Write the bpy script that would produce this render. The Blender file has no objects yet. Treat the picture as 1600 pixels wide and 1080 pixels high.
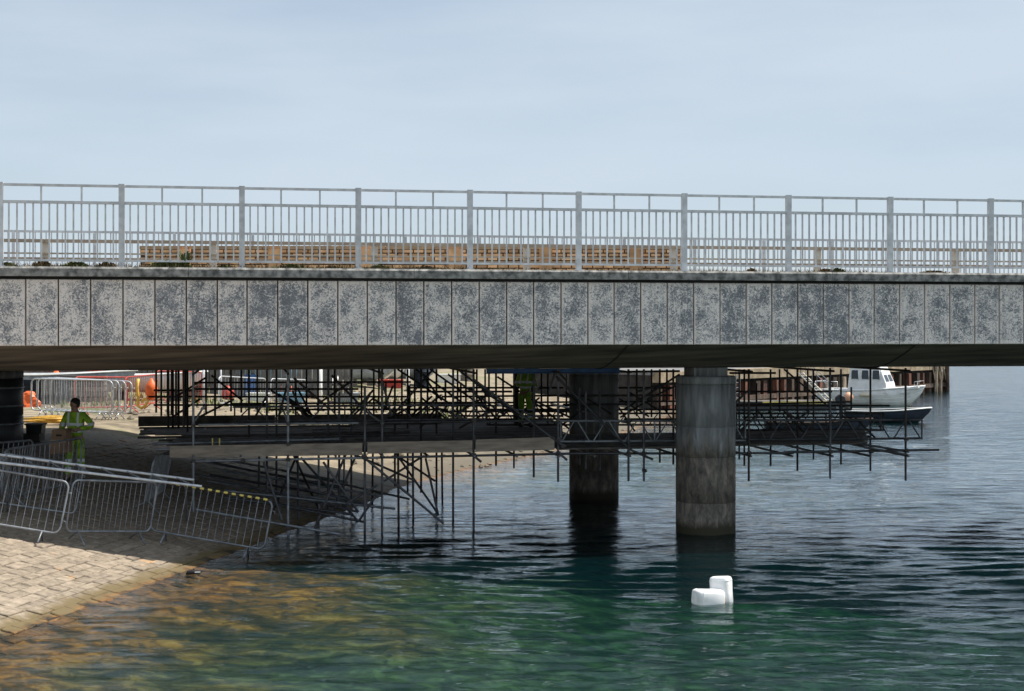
import bpy, bmesh, math, random
import numpy as np
from mathutils import Vector, Matrix, noise as mnoise
random.seed(7); rng = np.random.default_rng(7)
R = math.radians
sc = bpy.context.scene
col = sc.collection

# ------------------------------------------------------------------ camera, sky, sun, exposure
F = 2300.0; CAMZ = 4.05; HOR = 515.0            # focal length in photo pixels, eye height above the water, horizon row
cd = bpy.data.cameras.new('camera'); cam = bpy.data.objects.new('camera', cd); col.objects.link(cam)
cd.sensor_width = 36; cd.lens = 36*F/1600; cd.shift_y = -(540-HOR)/1600; cd.clip_start = .1; cd.clip_end = 20000
cam.location = (0, 0, CAMZ); cam.rotation_euler = (R(90), 0, 0); sc.camera = cam

TH = R(9.95)                                    # the bridge runs away to the right
BO = Vector((-6.67, 25.23, 0)); BE = Vector((math.cos(TH), math.sin(TH), 0)); BN = Vector((-math.sin(TH), math.cos(TH), 0))
BD = BO.dot(BN)
to_sun = (BE*.60 + BN*.045 + Vector((0, 0, 1))).normalized()
SUN_EL = math.asin(to_sun.z); SUN_AZ = math.atan2(to_sun.x, to_sun.y)

w = bpy.data.worlds.new('World'); sc.world = w; w.use_nodes = True
nt = w.node_tree; nt.nodes.clear()
def wn(t, **k):
    n = nt.nodes.new(t)
    for a, b in k.items(): setattr(n, a, b)
    return n
sky = wn('ShaderNodeTexSky', sky_type='NISHITA', sun_disc=False)
sky.sun_elevation = SUN_EL; sky.sun_rotation = SUN_AZ
sky.air_density = 1.0; sky.dust_density = .4; sky.ozone_density = 2.0; sky.altitude = 0
tc = wn('ShaderNodeTexCoord'); mp = wn('ShaderNodeMapping'); mp.inputs['Scale'].default_value = (1.2, 1.2, 6.0); mp.inputs['Rotation'].default_value = (R(8), R(6), 0)
nz = wn('ShaderNodeTexNoise'); nz.inputs['Scale'].default_value = 2.2; nz.inputs['Detail'].default_value = 5; nz.inputs['Roughness'].default_value = .5
rp = wn('ShaderNodeValToRGB'); rp.color_ramp.elements[0].position = .34; rp.color_ramp.elements[0].color = (.55,)*3+(1,); rp.color_ramp.elements[1].position = .62; rp.color_ramp.elements[1].color = (.93,)*3+(1,)
mx = wn('ShaderNodeMixRGB'); mx.inputs[2].default_value = (5.85, 6.75, 7.7, 1)      # thin high cloud over the blue
bg = wn('ShaderNodeBackground'); bg.inputs['Strength'].default_value = .083
out = wn('ShaderNodeOutputWorld')
L = nt.links.new
L(tc.outputs['Generated'], mp.inputs['Vector']); L(mp.outputs[0], nz.inputs['Vector']); L(nz.outputs['Fac'], rp.inputs[0])
L(rp.outputs[0], mx.inputs[0]); L(sky.outputs[0], mx.inputs[1]); L(mx.outputs[0], bg.inputs[0]); L(bg.outputs[0], out.inputs[0])

sl = bpy.data.lights.new('sun', 'SUN'); sl.energy = 5.0; sl.angle = R(.5); sl.color = (1, .95, .87)
so = bpy.data.objects.new('sun', sl); col.objects.link(so); so.rotation_euler = to_sun.to_track_quat('Z', 'Y').to_euler(); so.location = (40, 20, 60)

vs = sc.view_settings; vs.view_transform = 'Standard'; vs.look = 'None'; vs.gamma = 1; vs.exposure = 0.38; vs.use_curve_mapping = False
sc.cycles.max_bounces = 8; sc.cycles.transparent_max_bounces = 12; sc.cycles.volume_bounces = 0

# ------------------------------------------------------------------ photo pixel -> place
def ray(px, py): return ((px-800)/F, (py-HOR)/F)
def at(px, py, Y):
    u, v = ray(px, py); return Vector((u*Y, Y, CAMZ-v*Y))
def bq(px, py, t):
    """pixel on the vertical plane t metres behind the bridge face -> bridge coordinates (s, t, z)"""
    u, v = ray(px, py); Y = (t+BD)/(u*BN.x+BN.y)
    p = Vector((u*Y, Y, 0)); return Vector(((p-BO).dot(BE), t, CAMZ-v*Y))
def bw(s, t, z): p = BO+BE*s+BN*t; return Vector((p.x, p.y, z))

# ------------------------------------------------------------------ the lie of the land
SH = np.array([(-10.2, 3), (-8.2, 12), (-6.75, 19.2), (-5.45, 24.8), (-4.5, 29.6), (-3.5, 33.9), (-2.7, 38.8), (-1.2, 43), (1.0, 48), (4, 56), (7.6, 70), (10, 80), (14, 130)], float)
def shore(X, Y):
    """signed distance to the shoreline, positive on land"""
    X = np.asarray(X, float); Y = np.asarray(Y, float)
    best = np.full(X.shape, 1e9); sgn = np.ones(X.shape)
    for a, b in zip(SH[:-1], SH[1:]):
        d = b-a; l2 = d@d
        t = np.clip(((X-a[0])*d[0]+(Y-a[1])*d[1])/l2, 0, 1)
        qx = a[0]+t*d[0]; qy = a[1]+t*d[1]
        dist = np.hypot(X-qx, Y-qy)
        cr = d[0]*(Y-a[1])-d[1]*(X-a[0])
        m = dist < best
        best = np.where(m, dist, best); sgn = np.where(m, np.where(cr >= 0, 1, -1), sgn)
    return best*sgn
def vnoise(X, Y, sc_, seed=0):
    X = np.asarray(X)*sc_+seed*17.3; Y = np.asarray(Y)*sc_-seed*9.1
    xi = np.floor(X).astype(int); yi = np.floor(Y).astype(int); fx = X-xi; fy = Y-yi
    fx = fx*fx*(3-2*fx); fy = fy*fy*(3-2*fy)
    def h(i, j):
        n = (i*374761393+j*668265263+seed*974711) & 0xffffffff
        n = ((n ^ (n >> 13))*1274126177) & 0xffffffff
        return ((n ^ (n >> 16)) & 0xffff)/65535.0
    return (h(xi, yi)*(1-fx)+h(xi+1, yi)*fx)*(1-fy)+(h(xi, yi+1)*(1-fx)+h(xi+1, yi+1)*fx)*fy-.5
def height(X, Y, rough=True):
    X = np.asarray(X, float); Y = np.asarray(Y, float)
    d = shore(X, Y)
    far = np.clip((Y-40)/18, 0, 1)
    slope = .2*(1-far)+.085*far
    top = 1.62+.15*np.clip((Y-60)/50, 0, 1)
    land = np.minimum(d*slope, top)
    land = np.where(d*slope > top-.25, top-.25+.25*(1-np.exp(-(d*slope-top+.25)/.25)), land)
    dn = np.maximum(-d, 0); dep = .105*dn+np.maximum(dn-5, 0)*.05; sea = -2.6*(1-np.exp(-dep/2.6))
    z = np.where(d > 0, land, sea)
    if rough:
        fade = np.clip(np.abs(d)/1.5, 0, 1)
        onslip = (Y < 37) & (d > -.8)
        amp = np.where(onslip, .0, np.where(d > 0, .10, .22))
        z = z+amp*fade*(vnoise(X, Y, .35, 1)+.5*vnoise(X, Y, .9, 2)+.3*vnoise(X, Y, 2.3, 3))
    return z
def hz(x, y): return float(height(np.array([x]), np.array([y]))[0])
def ground(px, py):
    """where the sight line through a photo pixel meets the land"""
    u, v = ray(px, py); Y = np.arange(10, 200, .05); hit = CAMZ-v*Y <= height(u*Y, Y)
    Y = float(Y[int(np.argmax(hit))]) if hit.any() else 200.0
    return Vector((u*Y, Y, hz(u*Y, Y)))

# ------------------------------------------------------------------ materials
MATS = {}
def mat(name, c1, c2=None, scale=6, rough=.6, metal=0, bump=0, bscale=None, detail=6, lo=.35, hi=.65, var=0, stretch=None, spec=None, obj=False, wet=None):
    m = bpy.data.materials.new(name); m.use_nodes = True; n = m.node_tree; b = n.nodes['Principled BSDF']
    b.inputs['Roughness'].default_value = rough; b.inputs['Metallic'].default_value = metal
    if spec is not None: b.inputs['Specular IOR Level'].default_value = spec
    c2 = c2 or tuple(x*.7 for x in c1)
    g = n.nodes.new('ShaderNodeTexCoord') if obj else n.nodes.new('ShaderNodeNewGeometry')
    vec = g.outputs['Object'] if obj else g.outputs['Position']
    if stretch:
        mpn = n.nodes.new('ShaderNodeMapping'); mpn.inputs['Scale'].default_value = stretch; n.links.new(vec, mpn.inputs[0]); vec = mpn.outputs[0]
    t = n.nodes.new('ShaderNodeTexNoise'); t.inputs['Scale'].default_value = scale; t.inputs['Detail'].default_value = detail; n.links.new(vec, t.inputs['Vector'])
    r = n.nodes.new('ShaderNodeValToRGB'); r.color_ramp.elements[0].position = lo; r.color_ramp.elements[1].position = hi
    r.color_ramp.elements[0].color = (*c2, 1); r.color_ramp.elements[1].color = (*c1, 1)
    n.links.new(t.outputs['Fac'], r.inputs[0]); cout = r.outputs[0]
    if var:
        oi = n.nodes.new('ShaderNodeObjectInfo'); mr = n.nodes.new('ShaderNodeMapRange'); mr.inputs[3].default_value = 1-var; mr.inputs[4].default_value = 1+var
        n.links.new(oi.outputs['Random'], mr.inputs[0])
        hs = n.nodes.new('ShaderNodeHueSaturation'); n.links.new(mr.outputs[0], hs.inputs['Value']); n.links.new(cout, hs.inputs['Color']); cout = hs.outputs[0]
    n.links.new(cout, b.inputs['Base Color'])
    if bump:
        t2 = n.nodes.new('ShaderNodeTexNoise'); t2.inputs['Scale'].default_value = bscale or scale*4; t2.inputs['Detail'].default_value = 5; n.links.new(vec, t2.inputs['Vector'])
        bm = n.nodes.new('ShaderNodeBump'); bm.inputs['Strength'].default_value = bump; bm.inputs['Distance'].default_value = .02
        n.links.new(t2.outputs['Fac'], bm.inputs['Height']); n.links.new(bm.outputs[0], b.inputs['Normal'])
    MATS[name] = m; return m

mat('galv', (.74, .745, .75), (.54, .545, .55), 7, .5, .1, detail=9, var=.08)
mat('galv_worn', (.30, .32, .34), (.17, .18, .20), 7, .5, .45, var=.15)
mat('galv_bright', (.66, .68, .70), (.48, .50, .53), 9, .42, .35, var=.05)
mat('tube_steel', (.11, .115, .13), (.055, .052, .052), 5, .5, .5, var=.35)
mat('tube_dark', (.065, .05, .045), (.03, .026, .025), 5, .7, .2, var=.35)  # darker tube tone; the backlit look of the rear rows put into colour
mat('coupler', (.13, .12, .115), (.06, .055, .05), 8, .6, .5)
mat('timber', (.33, .275, .22), (.20, .165, .13), 3, .8, 0, .25, 20, stretch=(1, 1, 6), var=.10)
mat('board_old', (.155, .135, .115), (.06, .054, .048), 3, .85, 0, .2, 18, var=.55)
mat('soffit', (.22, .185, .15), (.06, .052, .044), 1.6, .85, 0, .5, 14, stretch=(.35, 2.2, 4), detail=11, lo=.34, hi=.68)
mat('coping', (.38, .365, .34), (.10, .10, .095), 9, .9, 0, .5, 40, detail=9, lo=.36, hi=.66)
mat('deck_top', (.25, .245, .235), (.12, .12, .115), 3, .9, 0, .3, 30)
mat('black_gap', (.03, .03, .03), (.02, .02, .02), 3, .9)
mat('post_pale', (.78, .71, .60), (.62, .55, .45), 6, .8, var=.06)
mat('rail_brown', (.52, .42, .31), (.36, .28, .21), 2, .75, 0, .2, 20, var=.08)
mat('rail_pale', (.58, .50, .38), (.40, .33, .25), 3, .7)
mat('brick', (.80, .46, .22), (.50, .27, .13), 4, .9, 0, .3, 40, var=.35)
mat('brick_mortar', (.10, .08, .06), (.06, .05, .04), 6, .95)
mat('brick_cap', (.52, .34, .19), (.34, .22, .13), 5, .9, var=.15)
mat('weed', (.13, .17, .035), (.07, .085, .02), 9, .8, var=.3)
mat('weed_dry', (.20, .14, .06), (.10, .07, .035), 9, .85, var=.3)
mat('hivis', (.30, .62, .03), (.20, .46, .02), 12, .75)
mat('reflective', (.72, .75, .76), (.55, .58, .60), 20, .35, .2)
mat('skin', (.36, .21, .145), (.28, .155, .10), 14, .6)
mat('hair', (.025, .02, .017), (.012, .01, .009), 20, .7)
mat('boot', (.035, .03, .027), (.02, .018, .016), 14, .7)
mat('cardboard', (.33, .21, .13), (.23, .145, .09), 6, .85)
mat('red_paint', (.52, .055, .035), (.34, .035, .025), 8, .5, var=.1)
mat('orange', (.85, .16, .03), (.66, .11, .02), 8, .5)
mat('yellow', (.82, .52, .09), (.62, .37, .06), 8, .55)
mat('yellow_tape', (.80, .66, .16), (.62, .50, .12), 12, .5)
mat('black_tape', (.03, .03, .03), (.02, .02, .02), 12, .5)
mat('black_plastic', (.03, .032, .036), (.018, .019, .021), 6, .45)
mat('blue_paint', (.04, .13, .34), (.025, .08, .22), 5, .5)
mat('blue_boat', (.20, .40, .52), (.14, .30, .42), 4, .45)
mat('navy', (.022, .03, .045), (.014, .02, .03), 4, .6, spec=.15)
mat('white_paint', (.80, .80, .78), (.66, .66, .63), 3, .35)
mat('white_foam', (.84, .84, .83), (.66, .66, .62), 5, .5, 0, .12, 30, detail=9, lo=.3, hi=.5)
mat('cream', (.70, .62, .47), (.56, .49, .37), 4, .5)
mat('peach', (.80, .42, .26), (.66, .33, .20), 5, .5)
mat('sleeve', (.045, .05, .06), (.025, .027, .032), 3, .5, 0, .2, 9)
mat('glass', (.03, .04, .05), (.02, .025, .03), 4, .08)
mat('shed', (.16, .15, .14), (.09, .085, .08), 4, .85, 0, .3, 20, var=.15)
mat('purple_cover', (.16, .13, .34), (.10, .08, .22), 6, .8)
mat('red_cover', (.50, .10, .09), (.34, .06, .06), 6, .8)
mat('grey_cover', (.36, .40, .44), (.24, .27, .30), 6, .75)
mat('pile', (.13, .085, .06), (.04, .03, .025), 3, .9, 0, .5, 14, stretch=(2, 2, .5), var=.4)
mat('pile_red', (.22, .085, .05), (.06, .032, .025), 3, .9, 0, .5, 14, stretch=(2, 2, .5), var=.3)
mat('pile_pale', (.42, .34, .25), (.17, .13, .09), 3, .9, 0, .4, 14, stretch=(2, 2, .5), var=.25)
mat('quay_back', (.05, .042, .036), (.025, .022, .02), 3, .95)
mat('quay_cap', (.40, .32, .21), (.24, .18, .12), 2, .85, 0, .3, 20, var=.12)
mat('rope', (.30, .25, .18), (.18, .15, .11), 20, .9)
mat('flotsam', (.02, .018, .016), (.012, .01, .01), 10, .7)
mat('weed_dark', (.045, .04, .022), (.02, .02, .012), 9, .8)
mat('rubble', (.27, .23, .17), (.12, .10, .075), 6, .9, var=.3)

def nodes(name):
    m = bpy.data.materials.new(name); m.use_nodes = True; MATS[name] = m
    n = m.node_tree; return m, n, n.nodes['Principled BSDF'], n.links.new
def nn(n, t, **k):
    x = n.nodes.new(t)
    for a, b in k.items():
        if a in ('Scale', 'Detail', 'Roughness', 'Distortion', 'Strength', 'Distance'): x.inputs[a].default_value = b
        else: setattr(x, a, b)
    return x
def ramp(n, p0, c0, p1, c1, more=()):
    r = n.nodes.new('ShaderNodeValToRGB'); e = r.color_ramp.elements
    e[0].position = p0; e[0].color = (*c0, 1); e[1].position = p1; e[1].color = (*c1, 1)
    for p, c in more:
        x = e.new(p); x.color = (*c, 1)
    return r
def math_(n, op, a=None, b=None, clamp=False):
    x = n.nodes.new('ShaderNodeMath'); x.operation = op; x.use_clamp = clamp
    for i, v in enumerate((a, b)):
        if v is None: continue
        if hasattr(v, 'links'): n.links.new(v, x.inputs[i])
        else: x.inputs[i].default_value = v
    return x.outputs[0]

# precast facing panels: pale aggregate, overgrown by dark lichen that keeps off the edges
m, n, b, lk = nodes('panel')
tcn = nn(n, 'ShaderNodeTexCoord'); oi = nn(n, 'ShaderNodeObjectInfo')
cb = nn(n, 'ShaderNodeCombineXYZ')
lk(math_(n, 'MULTIPLY', oi.outputs['Random'], 37.0), cb.inputs[0]); lk(math_(n, 'MULTIPLY', oi.outputs['Random'], 91.0), cb.inputs[2])
va = nn(n, 'ShaderNodeVectorMath', operation='ADD'); lk(tcn.outputs['Object'], va.inputs[0]); lk(cb.outputs[0], va.inputs[1])
n1 = nn(n, 'ShaderNodeTexNoise', Scale=16, Detail=3, Roughness=.62, Distortion=2.2); lk(va.outputs[0], n1.inputs['Vector'])
n2 = nn(n, 'ShaderNodeTexNoise', Scale=3.2, Detail=3, Roughness=.55); lk(va.outputs[0], n2.inputs['Vector'])
n3 = nn(n, 'ShaderNodeTexNoise', Scale=60, Detail=3, Roughness=.6); lk(va.outputs[0], n3.inputs['Vector'])
sx = nn(n, 'ShaderNodeSeparateXYZ'); lk(tcn.outputs['Object'], sx.inputs[0])
ex = math_(n, 'ABSOLUTE', sx.outputs['X'])
edge = nn(n, 'ShaderNodeMapRange'); edge.inputs[1].default_value = .19; edge.inputs[2].default_value = .262; edge.inputs[3].default_value = 0; edge.inputs[4].default_value = .16; lk(ex, edge.inputs[0])
ez = math_(n, 'ABSOLUTE', sx.outputs['Z'])
edz = nn(n, 'ShaderNodeMapRange'); edz.inputs[1].default_value = .47; edz.inputs[2].default_value = .565; edz.inputs[3].default_value = 0; edz.inputs[4].default_value = .12; lk(ez, edz.inputs[0])
s1 = math_(n, 'MULTIPLY', math_(n, 'SUBTRACT', n2.outputs['Fac'], .5), .52)
rndo = math_(n, 'MULTIPLY', math_(n, 'SUBTRACT', oi.outputs['Random'], .5), .10)
v = math_(n, 'ADD', math_(n, 'ADD', n1.outputs['Fac'], s1), math_(n, 'ADD', rndo, math_(n, 'ADD', edge.outputs[0], edz.outputs[0])))
rr = ramp(n, .40, (.23, .235, .25), .60, (.97, .875, .80), [(.47, (.36, .36, .365)), (.53, (.62, .58, .55))]); lk(v, rr.inputs[0])
mxx = nn(n, 'ShaderNodeMixRGB', blend_type='MULTIPLY'); mxx.inputs[0].default_value = .35
r3 = ramp(n, .3, (.55, .55, .57), .7, (1, 1, 1)); lk(n3.outputs['Fac'], r3.inputs[0]); mps = nn(n, 'ShaderNodeMapping'); mps.inputs['Scale'].default_value = (9, 1, .5); lk(va.outputs[0], mps.inputs[0])
ns = nn(n, 'ShaderNodeTexNoise', Scale=1.5, Detail=4); lk(mps.outputs[0], ns.inputs['Vector']); rs_ = ramp(n, .30, (.62, .61, .60), .56, (1, 1, 1)); lk(ns.outputs['Fac'], rs_.inputs[0])
mst = nn(n, 'ShaderNodeMixRGB', blend_type='MULTIPLY'); mst.inputs[0].default_value = .45; lk(rr.outputs[0], mst.inputs[1]); lk(rs_.outputs[0], mst.inputs[2])
lk(mst.outputs[0], mxx.inputs[1]); lk(r3.outputs[0], mxx.inputs[2]); lk(mxx.outputs[0], b.inputs['Base Color'])
b.inputs['Roughness'].default_value = .95
bp = nn(n, 'ShaderNodeBump', Strength=.5, Distance=.01); lk(n3.outputs['Fac'], bp.inputs['Height']); lk(bp.outputs[0], b.inputs['Normal'])

# pier concrete: rain-streaked grey above, brown stain to high water, weed at the waterline
m, n, b, lk = nodes('pier')
g = nn(n, 'ShaderNodeNewGeometry'); sx = nn(n, 'ShaderNodeSeparateXYZ'); lk(g.outputs['Position'], sx.inputs[0])
mpn = nn(n, 'ShaderNodeMapping'); mpn.inputs['Scale'].default_value = (5, 5, .7); lk(g.outputs['Position'], mpn.inputs[0])
n1 = nn(n, 'ShaderNodeTexNoise', Scale=1.4, Detail=7, Roughness=.6, Distortion=.4); lk(mpn.outputs[0], n1.inputs['Vector'])
n2 = nn(n, 'ShaderNodeTexNoise', Scale=5, Detail=9, Roughness=.72, Distortion=.5); mp2 = nn(n, 'ShaderNodeMapping'); mp2.inputs['Scale'].default_value = (1.6, 1.6, .6); lk(g.outputs['Position'], mp2.inputs[0]); lk(mp2.outputs[0], n2.inputs['Vector'])
up = ramp(n, .3, (.085, .088, .09), .68, (.30, .31, .312), [(.5, (.18, .186, .188))]); lk(n1.outputs['Fac'], up.inputs[0])
dn = ramp(n, .34, (.05, .043, .036), .68, (.27, .23, .18), [(.5, (.13, .115, .095))]); lk(n2.outputs['Fac'], dn.inputs[0])
zz = math_(n, 'ADD', sx.outputs['Z'], math_(n, 'MULTIPLY', math_(n, 'SUBTRACT', n1.outputs['Fac'], .5), 1.6))
mr = nn(n, 'ShaderNodeMapRange'); mr.inputs[1].default_value = 1.55; mr.inputs[2].default_value = 2.05; lk(zz, mr.inputs[0])
mi = nn(n, 'ShaderNodeMixRGB'); lk(mr.outputs[0], mi.inputs[0]); lk(dn.outputs[0], mi.inputs[1]); lk(up.outputs[0], mi.inputs[2])
zw = math_(n, 'ADD', sx.outputs['Z'], math_(n, 'MULTIPLY', math_(n, 'SUBTRACT', n2.outputs['Fac'], .5), .25))
mr2 = nn(n, 'ShaderNodeMapRange'); mr2.inputs[1].default_value = .14; mr2.inputs[2].default_value = .30; lk(zw, mr2.inputs[0])
mi2 = nn(n, 'ShaderNodeMixRGB'); mi2.inputs[1].default_value = (.03, .026, .012, 1); lk(mr2.outputs[0], mi2.inputs[0]); lk(mi.outputs[0], mi2.inputs[2])
lk(mi2.outputs[0], b.inputs['Base Color']); b.inputs['Roughness'].default_value = .85
bp = nn(n, 'ShaderNodeBump', Strength=.35, Distance=.02); lk(n2.outputs['Fac'], bp.inputs['Height']); lk(bp.outputs[0], b.inputs['Normal'])

# slip stones and seabed: dry buff stone, algae by height above the water, weed and sand below
def shore_mat(name, dry1, dry2, sc_, rnd):
    m, n, b, lk = nodes(name)
    g = nn(n, 'ShaderNodeNewGeometry'); sx = nn(n, 'ShaderNodeSeparateXYZ'); lk(g.outputs['Position'], sx.inputs[0])
    a1 = nn(n, 'ShaderNodeTexNoise', Scale=sc_, Detail=8, Roughness=.65); lk(g.outputs['Position'], a1.inputs['Vector'])
    a2 = nn(n, 'ShaderNodeTexNoise', Scale=2.7, Detail=8, Roughness=.7, Distortion=.6); lk(g.outputs['Position'], a2.inputs['Vector'])
    a3 = nn(n, 'ShaderNodeTexNoise', Scale=.45, Detail=5, Roughness=.6); lk(g.outputs['Position'], a3.inputs['Vector'])
    dry = ramp(n, .32, dry2, .66, dry1); lk(a1.outputs['Fac'], dry.inputs[0]); dout = dry.outputs[0]
    if rnd:
        oi = nn(n, 'ShaderNodeObjectInfo'); q = nn(n, 'ShaderNodeMapRange'); q.inputs[3].default_value = .84; q.inputs[4].default_value = 1.12; lk(oi.outputs['Random'], q.inputs[0])
        hs = nn(n, 'ShaderNodeHueSaturation'); lk(q.outputs[0], hs.inputs['Value']); lk(dout, hs.inputs['Color']); dout = hs.outputs[0]
        # orange and yellow lichen spots
        a4 = nn(n, 'ShaderNodeTexNoise', Scale=2.6, Detail=4, Roughness=.5); lk(g.outputs['Position'], a4.inputs['Vector'])
        sp = ramp(n, .66, (0, 0, 0), .74, (.7, .7, .7)); lk(a4.outputs['Fac'], sp.inputs[0])
        ml = nn(n, 'ShaderNodeMixRGB'); ml.inputs[2].default_value = (.52, .30, .13, 1); lk(sp.outputs[0], ml.inputs[0]); lk(dout, ml.inputs[1]); dout = ml.outputs[0]
    alg = ramp(n, .40, (.035, .026, .014), .62, (.44, .205, .045), [(.50, (.19, .078, .018))]); lk(a2.outputs['Fac'], alg.inputs[0])
    bed = ramp(n, .40, (.016, .022, .012), .64, (.15, .16, .062), [(.50, (.06, .066, .025))]); lk(a2.outputs['Fac'], bed.inputs[0])
    zn = math_(n, 'ADD', sx.outputs['Z'], math_(n, 'MULTIPLY', math_(n, 'SUBTRACT', a2.outputs['Fac'], .5), .16))
    m1 = nn(n, 'ShaderNodeMapRange'); m1.inputs[1].default_value = -.01; m1.inputs[2].default_value = .03; lk(zn, m1.inputs[0])
    mw = nn(n, 'ShaderNodeMapRange'); mw.inputs[1].default_value = .05 if rnd else .10; mw.inputs[2].default_value = .10 if rnd else .42; lk(zn, mw.inputs[0])      # wet, weed-stained strip
    wt = nn(n, 'ShaderNodeMixRGB'); wt.inputs[1].default_value = (.15, .11, .05, 1) if rnd else (.12, .10, .07, 1); lk(mw.outputs[0], wt.inputs[0]); lk(dout, wt.inputs[2]); dout = wt.outputs[0]
    zb = math_(n, 'ADD', sx.outputs['Z'], math_(n, 'MULTIPLY', math_(n, 'SUBTRACT', a3.outputs['Fac'], .5), .7))
    m2 = nn(n, 'ShaderNodeMapRange'); m2.inputs[1].default_value = -.44; m2.inputs[2].default_value = -.16; lk(zb, m2.inputs[0])
    x1 = nn(n, 'ShaderNodeMixRGB'); lk(m2.outputs[0], x1.inputs[0]); lk(bed.outputs[0], x1.inputs[1]); lk(alg.outputs[0], x1.inputs[2])
    mpk = nn(n, 'ShaderNodeMapping'); mpk.inputs['Scale'].default_value = (.55, 1, 1); lk(g.outputs['Position'], mpk.inputs[0])
    ak = nn(n, 'ShaderNodeTexNoise', Scale=1.3, Detail=7, Roughness=.68, Distortion=.5); lk(mpk.outputs[0], ak.inputs['Vector']); kr = ramp(n, .40, (.20, .22, .20), .52, (1, 1, 1)); lk(ak.outputs['Fac'], kr.inputs[0])   # beds of dark weed
    xk = nn(n, 'ShaderNodeMixRGB', blend_type='MULTIPLY'); xk.inputs[0].default_value = 1; lk(x1.outputs[0], xk.inputs[1]); lk(kr.outputs[0], xk.inputs[2]); x1 = xk
    x2 = nn(n, 'ShaderNodeMixRGB'); lk(m1.outputs[0], x2.inputs[0]); lk(x1.outputs[0], x2.inputs[1]); lk(dout, x2.inputs[2])
    lk(x2.outputs[0], b.inputs['Base Color']); b.inputs['Roughness'].default_value = .85
    bp = nn(n, 'ShaderNodeBump', Strength=.6, Distance=.02); lk(a1.outputs['Fac'], bp.inputs['Height']); lk(bp.outputs[0], b.inputs['Normal'])
shore_mat('slip_stone', (.37, .30, .225), (.17, .136, .10), 8, True)
shore_mat('slip_mortar', (.27, .22, .16), (.12, .10, .075), 9, False)
shore_mat('land', (.34, .275, .185), (.10, .078, .05), 1.5, False)
# grass on the yard
n = MATS['land'].node_tree; b = n.nodes['Principled BSDF']; lk = n.links.new
src = b.inputs['Base Color'].links[0].from_socket
g = nn(n, 'ShaderNodeNewGeometry'); a5 = nn(n, 'ShaderNodeTexNoise', Scale=.35, Detail=7, Roughness=.65); lk(g.outputs['Position'], a5.inputs['Vector'])
gr = ramp(n, .52, (0, 0, 0), .60, (1, 1, 1)); lk(a5.outputs['Fac'], gr.inputs[0])
sx = nn(n, 'ShaderNodeSeparateXYZ'); lk(g.outputs['Position'], sx.inputs[0])
m1 = nn(n, 'ShaderNodeMapRange'); m1.inputs[1].default_value = .9; m1.inputs[2].default_value = 1.3; lk(sx.outputs['Z'], m1.inputs[0])
fx = math_(n, 'MULTIPLY', gr.outputs[0], m1.outputs[0])
mg = nn(n, 'ShaderNodeMixRGB'); mg.inputs[2].default_value = (.15, .17, .055, 1); lk(fx, mg.inputs[0]); lk(src, mg.inputs[1]); lk(mg.outputs[0], b.inputs['Base Color'])

# sea water: Fresnel sky on top, clear green water below
m = bpy.data.materials.new('water'); m.use_nodes = True; MATS['water'] = m; n = m.node_tree; n.nodes.clear(); lk = n.links.new
o = n.nodes.new('ShaderNodeOutputMaterial')
tr = nn(n, 'ShaderNodeBsdfTransparent'); tr.inputs[0].default_value = (.95, .98, .97, 1)
df = nn(n, 'ShaderNodeBsdfDiffuse'); df.inputs[0].default_value = (.005, .036, .045, 1)
gl = nn(n, 'ShaderNodeBsdfGlossy'); gl.inputs['Roughness'].default_value = .02; gl.inputs[0].default_value = (.90, .95, 1, 1)
fr = nn(n, 'ShaderNodeFresnel'); fr.inputs[0].default_value = 1.33
m1 = nn(n, 'ShaderNodeMixShader'); m1.inputs[0].default_value = .20; lk(tr.outputs[0], m1.inputs[1]); lk(df.outputs[0], m1.inputs[2])
m2 = nn(n, 'ShaderNodeMixShader'); lk(fr.outputs[0], m2.inputs[0]); lk(m1.outputs[0], m2.inputs[1]); lk(gl.outputs[0], m2.inputs[2])
lk(m2.outputs[0], o.inputs['Surface'])
ab = nn(n, 'ShaderNodeVolumeAbsorption'); ab.inputs['Color'].default_value = (.50, .78, .70, 1); ab.inputs['Density'].default_value = .85
lk(ab.outputs[0], o.inputs['Volume'])
g = nn(n, 'ShaderNodeNewGeometry'); mpn = nn(n, 'ShaderNodeMapping'); mpn.inputs['Scale'].default_value = (.42, 1, 1); lk(g.outputs['Position'], mpn.inputs[0])
w1 = nn(n, 'ShaderNodeTexNoise', Scale=5.5, Detail=5, Roughness=.62, Distortion=.6); lk(mpn.outputs[0], w1.inputs['Vector'])
bp = nn(n, 'ShaderNodeBump', Strength=.5, Distance=.055); lk(w1.outputs['Fac'], bp.inputs['Height'])
sy = nn(n, 'ShaderNodeSeparateXYZ'); lk(g.outputs['Position'], sy.inputs[0])       # open water in front is ruffled, the sheltered inlet beyond the bridge calmer
wp_ = nn(n, 'ShaderNodeTexNoise', Scale=.10, Detail=3); lk(g.outputs['Position'], wp_.inputs['Vector'])
mrw = nn(n, 'ShaderNodeMapRange'); mrw.inputs[1].default_value = 24; mrw.inputs[2].default_value = 38; mrw.inputs[3].default_value = .36; mrw.inputs[4].default_value = .17; lk(sy.outputs['Y'], mrw.inputs[0])
mrp = nn(n, 'ShaderNodeMapRange'); mrp.inputs[1].default_value = .35; mrp.inputs[2].default_value = .65; mrp.inputs[3].default_value = .6; mrp.inputs[4].default_value = 1.25; lk(wp_.outputs['Fac'], mrp.inputs[0])
lk(math_(n, 'MULTIPLY', mrw.outputs[0], mrp.outputs[0]), bp.inputs['Strength'])
mpf = nn(n, 'ShaderNodeMapping'); mpf.inputs['Scale'].default_value = (.48, 1, 1); mpf.inputs['Rotation'].default_value = (0, 0, R(7)); lk(g.outputs['Position'], mpf.inputs[0])
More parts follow.
